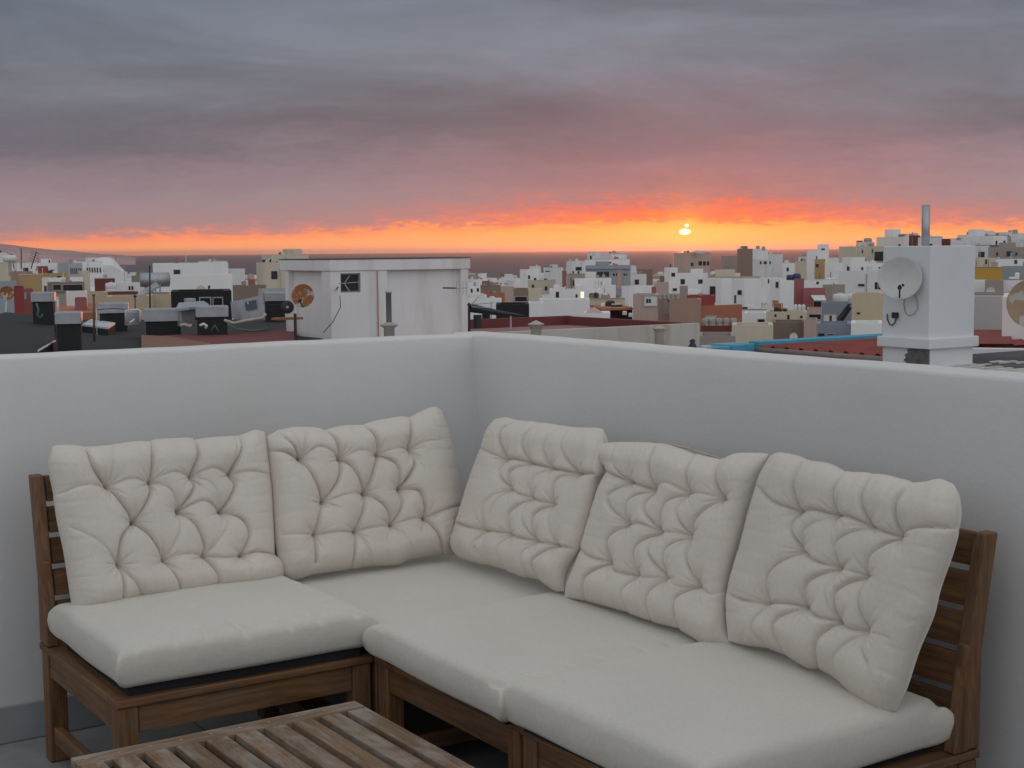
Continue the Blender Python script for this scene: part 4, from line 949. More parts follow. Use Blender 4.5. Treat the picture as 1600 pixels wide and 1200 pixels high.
# ---- the rest of the town, far more small houses than one could build singly
def town_mass(n, seed):
    rg = random.Random(seed); mats = [pm(c) for c in ('W', 'W2', 'W3', 'C', 'TP', 'P', 'R2', 'BR')]+[M_GLASS, M_ROOF]
    wts = [16, 8, 8, 3, 2, 1, 1, 1]; parts = {i: MB() for i in range(len(mats))}; k = 0
    for _ in range(n*6):
        if k >= n: break
        x = rg.uniform(-80, 1700); D = rg.choice([rg.uniform(330, 1045), rg.uniform(560, 1045), rg.uniform(230, 600)]); a = math.degrees(math.atan((x-800)/F_PX))
        hh = rg.choice([3.2, 5.5, 6.2, 8.]) ; zt = ground(D, a)+hh; yy = 391.8-(x-800)*.0117+(H-zt)/D*F_PX
        lim = 436 if 735 < x < 835 else 415 if x < 240 else 426 if x < 1110 else 413 if x < 1300 else 402 if x < 1390 else 370
        if yy < lim or D < 330 and yy < 440: continue
        O = at(x, 400, D)[:2]; th = R(rg.choice([0, 0, 0, -14, 18, 30])); e1 = np.array([math.cos(th), math.sin(th)]); e2 = np.array([-e1[1], e1[0]])
        L1, L2 = rg.uniform(4, 10), rg.uniform(5, 11); c = rg.choices(range(8), wts)[0]; zb = zt-hh-3
        parts[c].obox(O, e1, e2, L1, L2, zb, zt)
        t = .25; parts[9].obox(O+e1*t+e2*t, e1, e2, L1-2*t, L2-2*t, zt-.01, zt+.03)
        for (o_, ea, eb_, La, Lb) in ((O, e1, e2, L1, L2),):      # low parapet
            for (p, q1, q2) in ((o_, La, t), (o_+eb_*(Lb-t), La, t)): parts[c].obox(p, ea, eb_, q1, q2, zt+.001, zt+.5)
            for p in (o_+eb_*t, o_+ea*(La-t)+eb_*t): parts[c].obox(p, ea, eb_, t, Lb-2*t, zt+.001, zt+.5)
        if rg.random() < .6: w = rg.uniform(1.8, 3.5); parts[rg.choices(range(8), wts)[0]].obox(O+e1*rg.uniform(.4, L1-w)*.9+e2*(L2-3.2), e1, e2, w, 2.6, zt+.031, zt+rg.uniform(1.6, 2.7))
        for q in range(rg.choice([0, 1, 2])): p = O+e1*rg.uniform(.5, L1-1.2)+e2*rg.uniform(.6, L2*.6); parts[rg.choice([1, 4, 7])].obox(p, e1, e2, rg.uniform(.5, 1.1), .7, zt+.031, zt+rg.uniform(.8, 1.5))
        for (o_, e_, n_, L) in ((O, e1, -e2, L1), (O, e2, -e1, L2)):
            for fl_ in range(2):
                zc = zt-1.7-2.9*fl_
                if zc-.8 < zb+2: continue
                m_n = int(L//2.4)
                for j in range(m_n):
                    if rg.random() < .45: continue
                    s = (j+.5)*L/m_n+rg.uniform(-.3, .3); w = rg.choice([.7, 1., 1.5]); h = rg.choice([1., 1.2, 2.])
                    parts[8].obox(o_+e_*(s-w/2)-n_*.02, e_, n_, w, .05, zc-h/2, zc+h/2)
        k += 1
    V, F_, MI = [], [], []
    for i, mb in parts.items():
        o = len(V); V += mb.v; F_ += [tuple(j+o for j in f) for f in mb.f]; MI += [i]*len(mb.f)
    me = bpy.data.meshes.new('town_houses'); me.from_pydata(V, [], F_); me.update()
    for m in mats: me.materials.append(m)
    me.polygons.foreach_set('material_index', MI); me.update()
    o = bpy.data.objects.new('town_houses', me); COL.objects.link(o); tag(o, 'dense carpet of tiny pale flat-roofed houses filling the far town', kind='stuff')
town_mass(1700, 21)
# ================================================================== NEAR ROOFTOPS
def slab_px(pts, z, th):
    P = [onz(x, y, z)[:2] for x, y in pts]
    a = sum(P[i][0]*P[(i+1) % len(P)][1]-P[(i+1) % len(P)][0]*P[i][1] for i in range(len(P)))
    if a < 0: P = P[::-1]
    return MB().prism([tuple(p) for p in P], z-th, z)
def corrugated(O, e1, e2, L1, L2, z, mat, name, root, wave=.09, amp=.018, slope=0., n2=2):
    """ridges run along e1"""
    k = int(L2/wave*6); vs, fs = [], []
    for j in range(k+1):
        s = L2*j/k; h = amp*math.cos(2*math.pi*s/wave)
        for i in range(n2):
            f = i/(n2-1); p = O+e1*L1*f+e2*s; vs.append((*p, z+h+slope*f))
    for j in range(k):
        for i in range(n2-1): fs.append((j*n2+i, j*n2+i+1, (j+1)*n2+i+1, (j+1)*n2+i))
    N = len(vs); vs += [(x, y, zz-.02) for x, y, zz in vs]; fs += [tuple(N+i for i in reversed(f)) for f in fs]
    ring = [j*n2 for j in range(k+1)]; r2 = [j*n2+n2-1 for j in range(k+1)]
    for rr_ in (ring, r2): fs += [(rr_[i], rr_[i+1], N+rr_[i+1], N+rr_[i]) for i in range(k)]
    return MB().add(vs, fs).build(name, mat, root, smooth=True)

# ---- the stairhead, white with a recessed panel
D = 28.; P0 = at(515, 404, D); O = P0[:2].copy(); zt = P0[2]; L1 = hit(O, EX, 735); L2 = hit(O, EY, 436)
M_ST = plaster((.80, .79, .79), .88, .45, .8, 'stairhead_render')
st = thing('stairhead', (O[0]+L1/2, O[1]+L2/2, -9.), 'large white rooftop stairhead with a recessed panel and small dark window', 'stairhead')
zs = zt-.245; ins = .14
MB().obox(O, EX, EY, L1, L2, zs, zt-.02).build('roof_slab', M_ST, st, bevel=.015)
MB().obox(O-.012, EX, EY, L1+.02, L2+.02, zt-.019, zt-.006).build('roof_edging', simple('edging_brown', (.11, .05, .045), .8), st)
MB().obox(O+ins, EX, EY, L1-2*ins, L2-2*ins, -9, zs-.001).build('wall', M_ST, st)
a605, a722, a732 = (hit(O, EX, x) for x in (605, 721, 732)); b500, b448, b443 = (hit(O, EY, x) for x in (500, 448, 443))
wy = (hit(O, EX, 532), hit(O, EX, 563.5)); zw = (zat(548, 457, O+EX*sum(wy)/2), zat(548, 427, O+EX*sum(wy)/2)); q = .022
pr = MB()
pr.obox(O+[q, q], EX, EY, wy[0]-q, ins+.05-q, -9, zs-.002); pr.obox(O+[wy[1], q], EX, EY, a605-wy[1], ins+.05-q, -9, zs-.002)
pr.obox(O+[wy[0], q], EX, EY, wy[1]-wy[0], ins+.05-q, zw[1], zs-.002); pr.obox(O+[wy[0], q], EX, EY, wy[1]-wy[0], ins+.05-q, -9, zw[0])
pr.build('front_pier', M_ST, st)
MB().obox(O+[q+.001, ins+.0505], EX, EY, ins-.02, b500-ins-.05, -9, zs-.0025).build('front_pier', M_ST, st)
MB().obox(O+[a722, q], EX, EY, a732-a722, ins-q-.001, -9, zs-.002).build('side_pier', M_ST, st)
MB().obox(O+[q, b448], EX, EY, ins-q-.001, b443-b448, -9, zs-.002).build('side_pier', M_ST, st)
wf = MB()
for (p, r1, s0, s1) in ((wy[0], wy[1], zw[1]-.03, zw[1]), (wy[0], wy[1], zw[0], zw[0]+.03), (wy[0], wy[0]+.03, zw[0]+.03, zw[1]-.03), (wy[1]-.03, wy[1], zw[0]+.03, zw[1]-.03)):
    wf.obox(O+[p, .06], EX, EY, r1-p, .05, s0, s1)
wfo = wf.build('window', simple('frame_grey', (.2, .2, .2), .6), st)
MB().obox(O+[wy[0]+.02, .10], EX, EY, wy[1]-wy[0]-.04, .03, zw[0]+.02, zw[1]-.02).build('pane', M_GLASS, wfo)
MB().tube([(O[0]+hit(O, EX, 589), O[1]-.002, -9), (O[0]+hit(O, EX, 589), O[1]-.002, zs)], .012, 6).build('drain_pipe', simple('pipe_ochre', (.45, .27, .19), .8), st)

def facing_dish(C, r, aim, mat, label, arm=True, root_name='satellite_dish', pole=None, bk=None, depth=.16, cat='satellite dish', tilt=0.):
    ax = Vector(aim).normalized(); t = thing(root_name, C, label, cat)
    prof = [(r*k/8, depth*r*((k/8)**2-1)*1.) for k in range(9)]
    mb = MB(); outer = prof+[(r*1.02, .0), (r*1.02, -.012)]+[(r*k/8, depth*r*((k/8)**2-1)-.012) for k in range(8, -1, -1)]
    mb.lathe(outer, C, 28, ax); mb.build('reflector', mat, t, smooth=True)
    if arm:
        up = Vector((0, 0, 1)); lowp = Vector(C)-up*r*.98-ax*.01; tip = Vector(C)+ax*r*.85-up*r*.55
        MB().tube([lowp, tip], .012, 6).build('feed_arm', M_DARKM, t)
        MB().tube([tip, tip-ax*.09+up*.03], [.03, .022], 10).build('feed_horn', M_DARKM, t)
    if pole:
        MB().tube(pole, .02, 8).build('mount', bk or M_DARKM, t)
    return t
toc = lambda P: Vector((CX-P[0], CY-P[1], .0)).normalized()
def yagi(C, boom, els, label, L=.3, pole=None):
    t = thing('roof_antenna', C, label, 'antenna'); C = Vector(C); b = Vector(boom)
    MB().tube([C-b*.5, C+b*.5], .007, 5).build('boom', M_METAL, t)
    side = Vector((b.y, -b.x, 0)).normalized() if els > 0 else Vector((0, 0, 1))
    for k in range(abs(els)):
        p = C-b*.5+b*(k+.3)/abs(els); MB().tube([p-side*L/2, p+side*L/2], .005, 5).build('element', M_METAL, t)
    if pole: MB().tube(pole, .014, 6).build('mast', M_DARKM, t)
    return t
P = at(473, 462, 27.2); facing_dish(P, .215, (-.9, -.9, .15), M_RUST, 'rusty orange and white dish on the left side of the stairhead', pole=[(P[0], P[1]+.05, P[2]), (P[0]+.25, P[1]+.45, P[2]-.02)], bk=M_RUST)
P = at(449, 480, 27.6); t = thing('outdoor_fan_unit', P, 'small dark round fan unit below the rusty dish on the stairhead', 'fan unit')
ax = toc(P); MB().lathe([(.125, -.1), (.125, .0), (.10, .012), (.03, .02), (.0, .02)], P, 20, ax).build('fan_guard', M_DARKM, t, smooth=True)
MB().lathe([(.03, .021), (.025, .035), (0, .037)], P, 12, ax).build('hub', M_METAL, t)
MB().box((P[0]-.25, P[1]-.05, P[2]-.24), (P[0]+.30, P[1]+.2, P[2]-.2)).build('shelf_bracket', M_RUST, t); Pp = at(461, 490, 27.1)
MB().tube([(*Pp[:2], Pp[2]), (*Pp[:2], -3)], .03, 8).build('post', M_DARKM, t)
P = at(545, 442, 26.5); yagi(P, tuple(EX[0]*np.array([.42, .0, .02])), 5, 'thin television antenna in front of the stairhead window', .12, [at(528, 449, 26.5), at(526, 452, 28.2)])
t = [c for c in bpy.data.objects if c.name.startswith('roof_antenna')][-1]
a1, a2, a3 = at(546, 431, 26.4), at(538, 443, 26.4), at(546, 455, 26.4); MB().tube([a1, a2, a3], .009, 5).build('reflector_bar', M_METAL, t)
P = at(722, 450, 26.6); yagi(P, (.30, .02, 0), -4, 'small antenna on the right pillar of the stairhead', .24, [P+[-.12, 0, 0], P+[-.2, .35, 0]])
# flue in front of the stairhead, near
Pb = at(608, 511, 13.5); t = thing('flue_pipe', (Pb[0], Pb[1], -1.5), 'tall grey flue pipe standing in a flared round cap before the stairhead', 'flue')
MB().lathe([(.05, -1.4), (.05, -.01), (.082, .012), (.086, .022), (.05, .032), (.035, .045), (0.0, .046)], Pb, 20).build('flared_cap', M_CONC, t, smooth=True)
P1 = at(607, 507, 13.5); P2 = at(606, 455, 13.5); MB().lathe([(.026, .02), (.026, P2[2]-Pb[2]-.02), (.03, P2[2]-Pb[2]-.02), (.03, P2[2]-Pb[2]), (0, P2[2]-Pb[2])], Pb, 16).build('pipe', M_METAL, t, smooth=True)

# ---- chimney block with dish, right
D = 20.; P0 = at(1454, 384, D); O = P0[:2].copy(); zt = P0[2]; L1 = hit(O, EX, 1524.5); L2 = hit(O, EY, 1380)
M_CH = plaster((.74, .76, .78), .9, .12, .9, 'chimney_render')
ch = thing('chimney_block', (O[0]+L1/2, O[1]+L2/2, -1.2), 'big square white chimney block carrying a pipe on top and a dish', 'chimney')
zb1 = zat(1454, 529, O); zb2 = zat(1454, 546, O); oz = .05
MB().obox(O, EX, EY, L1, L2, zb1-.01, zt).build('stack', M_CH, ch, bevel=.012)
MB().obox(O-oz, EX, EY, L1+2*oz, L2+2*oz, zb2, zb1).build('base_band', M_CH, ch, bevel=.015)
MB().obox(O+.01, EX, EY, L1-.02, L2-.02, -1.2, zb2-.001).build('plinth', M_CH, ch)
rgn = np.random.default_rng(3); pp = [(0, 0)]+[(.02+.05*i, .0) for i in range(0)]
Q = [onz(x, y, 0)[:2] for x, y in ((0, 0),)]
mb = MB(); s0 = hit(O, EY, 1416); pts = []
pl = [(0, zb2-.004), (s0*.80, zb2-.004), (s0*.9, zb2-.03), (s0*.84, zb2-.06), (s0*1.0, zb2-.09), (s0*.93, zb2-.13), (s0*1.04, zb2-.17), (s0*.9, zb2-.2), (s0*.97, zb2-.33), (-.0, zb2-.33)]
V = [(O[0]-.005, O[1]+max(s, .0), z_) for s, z_ in pl]+[(O[0]+.02, O[1]+max(s, 0.), z_) for s, z_ in pl]; n_p = len(pl)
mb.add(V, [tuple(range(n_p)), tuple(reversed(range(n_p, 2*n_p)))]+[(i, (i+1) % n_p, n_p+(i+1) % n_p, n_p+i) for i in range(n_p)])
mb.build('broken_render', simple('bare_mortar', (.13, .13, .13), .95, 0, .35, 14), ch)
Pp = O+EX*.42*0+(O+EX*L1*.22+EY*L2*.22-O); Pc = at(1446, 381, D+.35)
MB().lathe([(.055, -.1), (.055, zat(1446, 320, Pc[:2])-Pc[2]), (.045, zat(1446, 320, Pc[:2])-Pc[2]), (.045, .2), (0, .2)], Pc, 16).build('pipe', M_METAL, ch, smooth=True)
M_DISH = simple('dish_white', (.55, .57, .56), .5, .0, .06, 4)
Pd = onx(1406, 434, O[0]-.25); ddd = facing_dish(Pd, .285, toc(Pd)+Vector((0, 0, .12)), M_DISH, 'off-white satellite dish on the left face of the chimney block', depth=.22, pole=[(Pd[0]+.05, Pd[1], Pd[2]-.1), (O[0]+.0, Pd[1], Pd[2]-.12)])
Pk = [onx(x, y, O[0]-.012) for x, y in ((1428, 457), (1433, 470), (1434, 482), (1428, 491), (1420, 493), (1414, 488), (1412, 476), (1413, 462))]
MB().tube([tuple(p) for p in crom([p for p in Pk], 4)] if False else [tuple(p) for p in Pk], .005, 5).build('cable', simple('cable_grey', (.3, .31, .32), .7), ddd, smooth=True)
Pk = [onx(x, y, O[0]-.02) for x, y in ((1386, 490), (1386.5, 499), (1390, 507), (1394, 508), (1398, 504), (1400, 498))]
t = thing('wall_socket', onx(1400, 492, O[0]), 'small black box with a hooked conduit on the chimney block', 'conduit box')
MB().tube([tuple(p) for p in Pk], .009, 6).build('conduit', M_DARKM, t, smooth=True)
Pq = onx(1400.5, 492.5, O[0]); MB().box((Pq[0]-.05, Pq[1]-.045, Pq[2]-.04), (Pq[0]-.0005, Pq[1]+.045, Pq[2]+.04)).build('box', M_DARKM, t, bevel=.005)

# ---- grey corrugated roof in front of the chimney block
ZR = -.36
M_GR = simple('grey_roof_sheet', (.105, .11, .118), .75, 0, .25, 1.4, (.16, .15, .15), (.5, .65))
A = onz(1372, 562, ZR)[:2]; B = onz(1640, 537.5, ZR)[:2]
gr = thing('corrugated_roof', (A[0], A[1]-6, ZR), 'dark grey corrugated roof with pale patches in front of the chimney block', 'roof')
corrugated(np.array([A[0], A[1]-7.5]), EX, EY, 12., 7.3, ZR, M_GR, 'roof_sheet', gr, .16, .02)
MB().box((A[0], A[1]-7.5, -9.), (A[0]+12, A[1]-.2, ZR-.06)).build('wall', pm('W2'), gr)
M_PATCH = simple('pale_patch', (.55, .54, .50), .9, 0, .2, 6)
for x, y, w in ((1404,565,.5),(1420,563,.55),(1443,567,.7),(1478,569.5,.6),(1500,571,.7),(1515,573.5,.6),(1540,575,.7),(1556,565,.35),(1573,565.5,.45),(1560,577,.6),(1585,578,.7),(1598,566,.4),(1598,580,.6),(1530,570.5,.5)):
    p = onz(x, y, ZR+.02); sk = .10; MB().prism([(p[0]-w/2, p[1]-.05), (p[0]+w/2, p[1]-.05+.03), (p[0]+w/2+.03, p[1]+.08), (p[0]-w/2+.1, p[1]+.06)], ZR-.01, ZR+.026).build('patch', M_PATCH, gr)
bld('F', 1518, 0, 1640, 545.5, 25.5, 'W2', 'low white ledge behind the grey corrugated roof', (), 'ledge', 'roof_ledge', zb=-4., rim=False, depth=.3)
# pinkish house, its white pier and red corrugated lean-to
bld('F', 1500, 0, 1640, 463, 33, 'PKW' if False else 'W2', 'pale pinkish house wall behind the dish chimney with a dark roof line', (), 'house', 'house', rim=False)
PAL['PW'] = (.50, .47, .47)
h_ = [o for o in bpy.data.objects if o.get('label', '').startswith('pale pinkish house')][0]
for c in h_.children: c.data.materials[0] = pm('PW')
bld('F', 1521, 0, 1640, 460.5, 33.6, 'BR', 'dark low roof line on top of the pale pinkish house', (), 'roof', 'roof_kerb', rim=False, depth=2., zb=zat(1560, 466, at(1560, 466, 33.6)[:2]))
bld('F', 1568, 0, 1640, 464, 29, 'W3', 'cream-white pier between red lean-to and the tan dish', (), 'pier', 'roof_pier', rim=False, depth=2.6)
M_RC = simple('red_roof_sheet', (.30, .06, .05), .6, 0, .25, 1.2, (.18, .05, .045), (.5, .65))
rt = thing('red_lean_to', onz(1540, 541, -.5), 'dark red corrugated lean-to below the pale pinkish house', 'lean-to')
A = at(1510, 541, 26.)[:2]; za = zat(1540, 541, at(1540, 541, 26.)[:2]); zc = zat(1540, 516, at(1540, 516, 32.)[:2]); 
v_ = np.array([math.sin(YAW+.32), math.cos(YAW+.32)]); u_ = np.array([v_[1], -v_[0]])
Am = at(1508, 541, 26.2)[:2]; Wd = 1.0
corrugated(Am, u_, v_, .80, 5.6, za, M_RC, 'roof_sheet', rt, .55, .03)
for c in rt.children:
    me = c.data
    for v in me.vertices:
        w = np.array([v.co.x+rt['_o'][0], v.co.y+rt['_o'][1]])-Am; f = float(w@v_)/5.6; v.co.z += (zc-za)*f
Pd = at(1612, 474, 21.); facing_dish(Pd, .33, toc(Pd)+Vector((-.35, 0, .05)), simple('tan_dish', (.42, .30, .20), .8, 0, .2, 5, (.56, .52, .46), (.50, .56)), 'large tan weathered dish cut by the right edge of the photo', depth=.2, pole=[(Pd[0], Pd[1], Pd[2]), (Pd[0]+.2, Pd[1]+.3, Pd[2]-2.5)])
facing_dish(at(1548, 455, 60), .155, toc(at(1548, 455, 60)), M_TANK, 'small round white dish before the taupe wall on the right', depth=.2, pole=[at(1548, 456, 60.2), at(1548, 475, 60.2)])

# ---- blue-edged red roof
zr = -.55; A = onz(1188, 543, zr)[:2]
br = thing('ribbed_roof', (A[0], A[1], zr), 'red ribbed roof with a bright blue edge left of the chimney block', 'roof')
Lx = hit(A, EX, 1500); Ly = abs(hit(A, -EY, 1400))
corrugated(np.array([A[0], A[1]-Ly]), EX, EY, Lx, Ly, zr, M_RC, 'roof_sheet', br, .36, .06)
M_BLUE = simple('blue_paint', (.06, .33, .48), .5, 0, .12, 2.)
MB().box((A[0]-.02, A[1]+.001, zr-.2), (A[0]+Lx, A[1]+.30, zr+.11)).build('blue_edge', M_BLUE, br, bevel=.02)
MB().tube([(A[0]-.07, A[1]-Ly, zr-.06), (A[0]-.07, A[1]+.2, zr-.06)], .07, 10).build('gutter', simple('gutter_brown', (.20, .16, .14), .6), br, smooth=True)
MB().box((A[0], A[1]-Ly, -9), (A[0]+Lx, A[1], zr-.12)).build('wall', pm('TP'), br)
zz = zr+.06; A2 = onz(1083, 545, zz)[:2]
bb = thing('blue_roof_kerb', (A2[0], A2[1], zz-.4), 'bright blue painted kerb with a dark joint, left of the red ribbed roof', 'kerb')
B2 = np.array([A[0]-.15, A[1]+.02]); e = (B2-A2); Lb = np.linalg.norm(e); e /= Lb; n_ = np.array([-e[1], e[0]])
MB().obox(A2, e, n_, Lb*.62, .55, zz-.30, zz+.0).build('kerb', M_BLUE, bb, bevel=.02)
MB().obox(A2+e*(Lb*.62+.03), e, n_, Lb*.38, .55, zz-.30, zz+.02).build('kerb', M_BLUE, bb, bevel=.02)
MB().obox(A2-n_*.001, e, n_, Lb, .5, -9, zz-.301).build('wall', pm('BG'), bb)
Pb = at(1082, 539, 20.2); t = thing('dark_finial', Pb, 'small black finial at the left end of the blue kerb', 'finial')
MB().lathe([(.06, -.12), (.07, -.05), (.05, 0.), (.03, .03), (.045, .06), (.0, .09)], Pb, 12).build('knob', M_DARKM, t, smooth=True)

# ---- dark red flat roof with stained white wall
zr = -.30; N = onz(1093, 505, zr)[:2]; FC = onz(893, 494, zr)[:2]; Ly = FC[1]-N[1]; Lx = abs(hit(N, -EX, 700))
rf = thing('flat_roof_building', (N[0]-Lx/2, N[1], -9), 'flat-roofed building with dark red parapets and a stained white front', 'building')
M_SW = plaster((.60, .57, .52), .9, .75, .9, 'stained_white')
tk = .18
MB().box((N[0]-Lx, N[1], -9), (N[0], N[1]+tk, zr)).build('front_wall', M_SW, rf)
MB().box((N[0]-tk, N[1]+tk+.001, -9), (N[0], N[1]+Ly, zr)).build('side_parapet', pm('DR'), rf)
MB().box((N[0]-Lx, N[1]+Ly, -9), (N[0], N[1]+Ly+tk, zr+.01)).build('back_parapet', pm('DR'), rf)
MB().box((N[0]-Lx, N[1]+tk, -9), (N[0]-tk, N[1]+Ly, zr-.20)).build('roof', plaster((.33, .17, .16), .85, .3, .5, 'red_roof_paint'), rf)
def vent(x, yt, yb, D, capw, label):
    P = at(x, yt, D); zz_ = P[2]; zb_ = zat(x, yb, P[:2]); r = capw*D/F_PX/2; t = thing('chimney_vent', (P[0], P[1], zb_-1), label, 'chimney vent', 'capped chimney vents')
    MB().lathe([(r*.62, zb_-zz_-1.5), (r*.62, -r*1.1), (r*.75, -r*.75), (r*.95, -r*.55)], P, 18).build('stack', M_CONC, t, smooth=True)
    MB().lathe([(r, -r*.54), (r*1.02, -r*.45), (r*.5, -r*.2), (r*.08, 0), (0, 0.)], P, 18).build('cap', M_CONC, t)
vent(837.5, 500.5, 518, 27, 26, 'squat capped chimney vent on the dark red flat roof')
vent(1030, 508, 533, 26, 22, 'waisted capped chimney vent before the stained white wall')
# tilted antenna right of the stairhead
Pm = at(733, 476, 24.); t = thing('roof_antenna', (Pm[0], Pm[1], -1), 'large drooping antenna on a black mast right of the stairhead', 'antenna')
MB().tube([at(733, 524, 24.), at(733, 474, 24.)], .022, 8).build('mast', M_DARKM, t); MB().lathe([(0, -.04), (.04, 0), (0, .04)], at(733, 476, 24.), 12).build('knuckle', M_DARKM, t, smooth=True)
MB().tube([at(735, 481, 24.), at(780, 489, 24.2), at(818, 493, 24.4)], [.075, .045, .012], 8).build('boom', M_DARKM, t)
for a, b in (((736, 478), (747, 464)), ((736, 476), (772, 473)), ((737, 479), (765, 481))): MB().tube([at(*a, 23.9), at(*b, 23.8)], .007, 5).build('element', M_METAL, t)
MB().tube([at(798, 491, 24.3), at(798, 515, 24.3)], .018, 6).build('mast', M_METAL, t)
MB().box(tuple(at(746, 492, 24.1)-[.05, .05, .22]), tuple(at(746, 492, 24.1)+[.05, .05, 0])).build('bracket', M_DARKM, t)

# ---- the black roof at the left with its ducts
ZB = -.42
M_BK = simple('black_roofing', (.015, .016, .018), .8, 0, .3, 2.5)
bk = thing('black_roof', onz(200, 540, ZB), 'wide black roof with raised blocks at the left', 'roof')
slab_px([(-60, 492), (20, 490), (120, 499), (300, 500), (520, 498), (520, 570), (-60, 580)], ZB, 6.).build('roof', M_BK, bk)
# sloping black gable at far left and a middle slope
def wedge(pts_top, zs_, name, root, mat):
    V = []
    for (x, y), z_ in zip(pts_top, zs_): V.append(tuple(onz(x, y, z_)))
    n = len(V); V2 = [(a, b, ZB-.5) for a, b, c in V]
    return MB().add(V+V2, [tuple(range(n)), tuple(reversed(range(n, 2*n)))]+[(i, (i+1) % n, n+(i+1) % n, n+i) for i in range(n)]).build(name, mat, root)
wedge([(-40, 500), (10, 487.5), (84, 497), (86, 536), (60, 550), (-40, 560)], [-.22, -.12, -.24, -.28, -.3, -.3], 'slope', bk, M_BK)
MB().tube([onz(86, 533, -.26), onz(60, 548, -.28)], .018, 8).build('ridge_strip', M_TANK, bk)
def duct(x0, xc, x1, yt, ym, yb, D, label, group='black roof blocks with grey metal hoods'):
    P = at(xc, yt, D); O = P[:2].copy(); c, s = math.cos(R(-20)), math.sin(R(-20)); e1 = np.array([c, s]); e2 = np.array([-s, c])
    L1, L2 = hit(O, e1, x1), .50; zt = P[2]; zm = zat(xc, ym, O); zb_ = zat(xc, yb, O)
    t = thing('roof_vent_block', (*O, zb_), label, 'roof vent', group)
    MB().obox(O-e1*.03-e2*.03, e1, e2, L1+.06, L2+.06, zm, zt).build('metal_hood', M_METAL, t, bevel=.012)
    MB().obox(O-e1*.034-e2*.034, e1, e2, L1+.068, L2+.068, zt-.05, zt-.03).build('hood_seam', M_METAL, t)
    MB().obox(O, e1, e2, L1, L2, min(zb_, ZB-.1), zm+.005).build('block', M_BK, t)
    return t
duct(46, 50, 80, 457, 472, 497, 33, 'black block with a square grey hood beside the dusty red wall')
duct(84, 88, 120, 488, 507, 537, 26, 'nearest black block with a pale square hood by the skylight')
duct(150, 155, 195, 474, 490, 508, 33, 'black block with a wide grey hood behind the upright pole')
duct(219, 227, 279, 483, 503, 520, 30, 'black block with the longest ribbed grey hood')
duct(300, 308, 352, 479, 496, 517, 29, 'black block with a grey hood under the bent duct')
duct(396, 415, 443, 457, 471, 500, 36, 'black block with a pale hood just left of the stairhead')
# skylight
t = thing('skylight', onz(154, 506, ZB+.06), 'white tilted skylight panel lying on the black roof', 'skylight')
Vs = [onz(x, y, z_) for (x, y), z_ in zip([(128, 506.5), (142, 498.5), (180, 504), (169, 511.5)], [-.25, -.18, -.18, -.25])]
pn = MB(); pn.add([tuple(v) for v in Vs]+[tuple(v-[0, 0, .04]) for v in Vs], [(0, 1, 2, 3), (7, 6, 5, 4), (0, 4, 5, 1), (1, 5, 6, 2), (2, 6, 7, 3), (3, 7, 4, 0)]); pn.build('panel', simple('skylight_white', (.62, .64, .66), .35), t)
Vs2 = [v-[0, 0, .045] for v in Vs]; MB().add([tuple(v) for v in Vs2]+[(v[0], v[1], ZB-.2) for v in Vs2], [(0, 1, 2, 3), (7, 6, 5, 4), (0, 4, 5, 1), (1, 5, 6, 2), (2, 6, 7, 3), (3, 7, 4, 0)]).build('kerb', M_BK, t)
def pole(x, yt, yb, D, r, label, mat=M_DARKM, knob=False):
    P1, P2 = at(x, yt, D), at(x, yb, D); t = thing('roof_pole', P2, label, 'pole')
    MB().tube([P2-[0, 0, .3], P1], r, 8).build('shaft', mat, t, smooth=True)
    MB().lathe([(r*1.3, -.02), (r*1.3, .01), (0, .02)] if not knob else [(0, -.04), (.045, 0), (0, .05)], P1, 10).build('cap', mat, t)
pole(146.5, 461, 508, 27, .021, 'rusty square pole rising behind the white skylight', simple('pole_rust', (.15, .09, .07), .8))
pole(150.5, 484, 498, 27.2, .010, 'thin white pipe beside the rusty pole', M_TANK)
pole(234, 416, 476, 45, .025, 'tall thin dark mast rising left of the solar heater')
pole(211, 463, 486, 34, .014, 'short mast with a black knob above the white pipes', M_DARKM, True)
pole(90, 465, 478, 36, .03, 'short white vent pipe beside the dusty red wall', M_TANK)
# white U-shaped pipes
t = thing('roof_pipes', at(208, 500, 30.), 'white bent pipes and a grey box between two hooded blocks', 'pipes')
P = at(207, 487, 30.3); MB().box(tuple(P-[.14, .1, .28]), tuple(P+[.14, .1, 0])).build('box', M_METAL, t, bevel=.01)
MB().tube([at(198, 503, 30.), at(197, 485, 30.), at(215, 484, 30.), at(219, 486, 30.), at(219, 503, 30.)], .025, 8).build('pipe', M_TANK, t, smooth=True)
MB().tube([at(203, 504, 29.9), at(210, 499, 30.)], .018, 8).build('pipe', M_TANK, t)
# bent duct hood above the fifth block
t = thing('air_duct', at(290, 500, 30.), 'bent grey metal air duct with a sloping hood before the black building', 'air duct')
P = at(289, 479, 30.); MB().box(tuple(P-[.15, .12, .40]), tuple(P+[.17, .12, 0])).build('riser', M_METAL, t, bevel=.02)
Vs = [at(275, 483, 29.8), at(279, 473, 30.2), at(318, 470, 30.6), at(326, 475, 30.2), at(326, 478, 29.9), at(296, 480, 29.6)]
MB().add([tuple(v) for v in Vs]+[tuple(v-[0, 0, .05]) for v in Vs], [tuple(range(6)), tuple(reversed(range(6, 12)))]+[(i, (i+1) % 6, 6+(i+1) % 6, 6+i) for i in range(6)]).build('hood', M_METAL, t)
P = at(298, 466, 30.6); MB().box(tuple(P-[.12, .08, .14]), tuple(P+[.08, .08, 0])).build('cowl', M_METAL, t, bevel=.01)
t['label'] = 'bent grey metal air duct with a sloping hood before the black building'
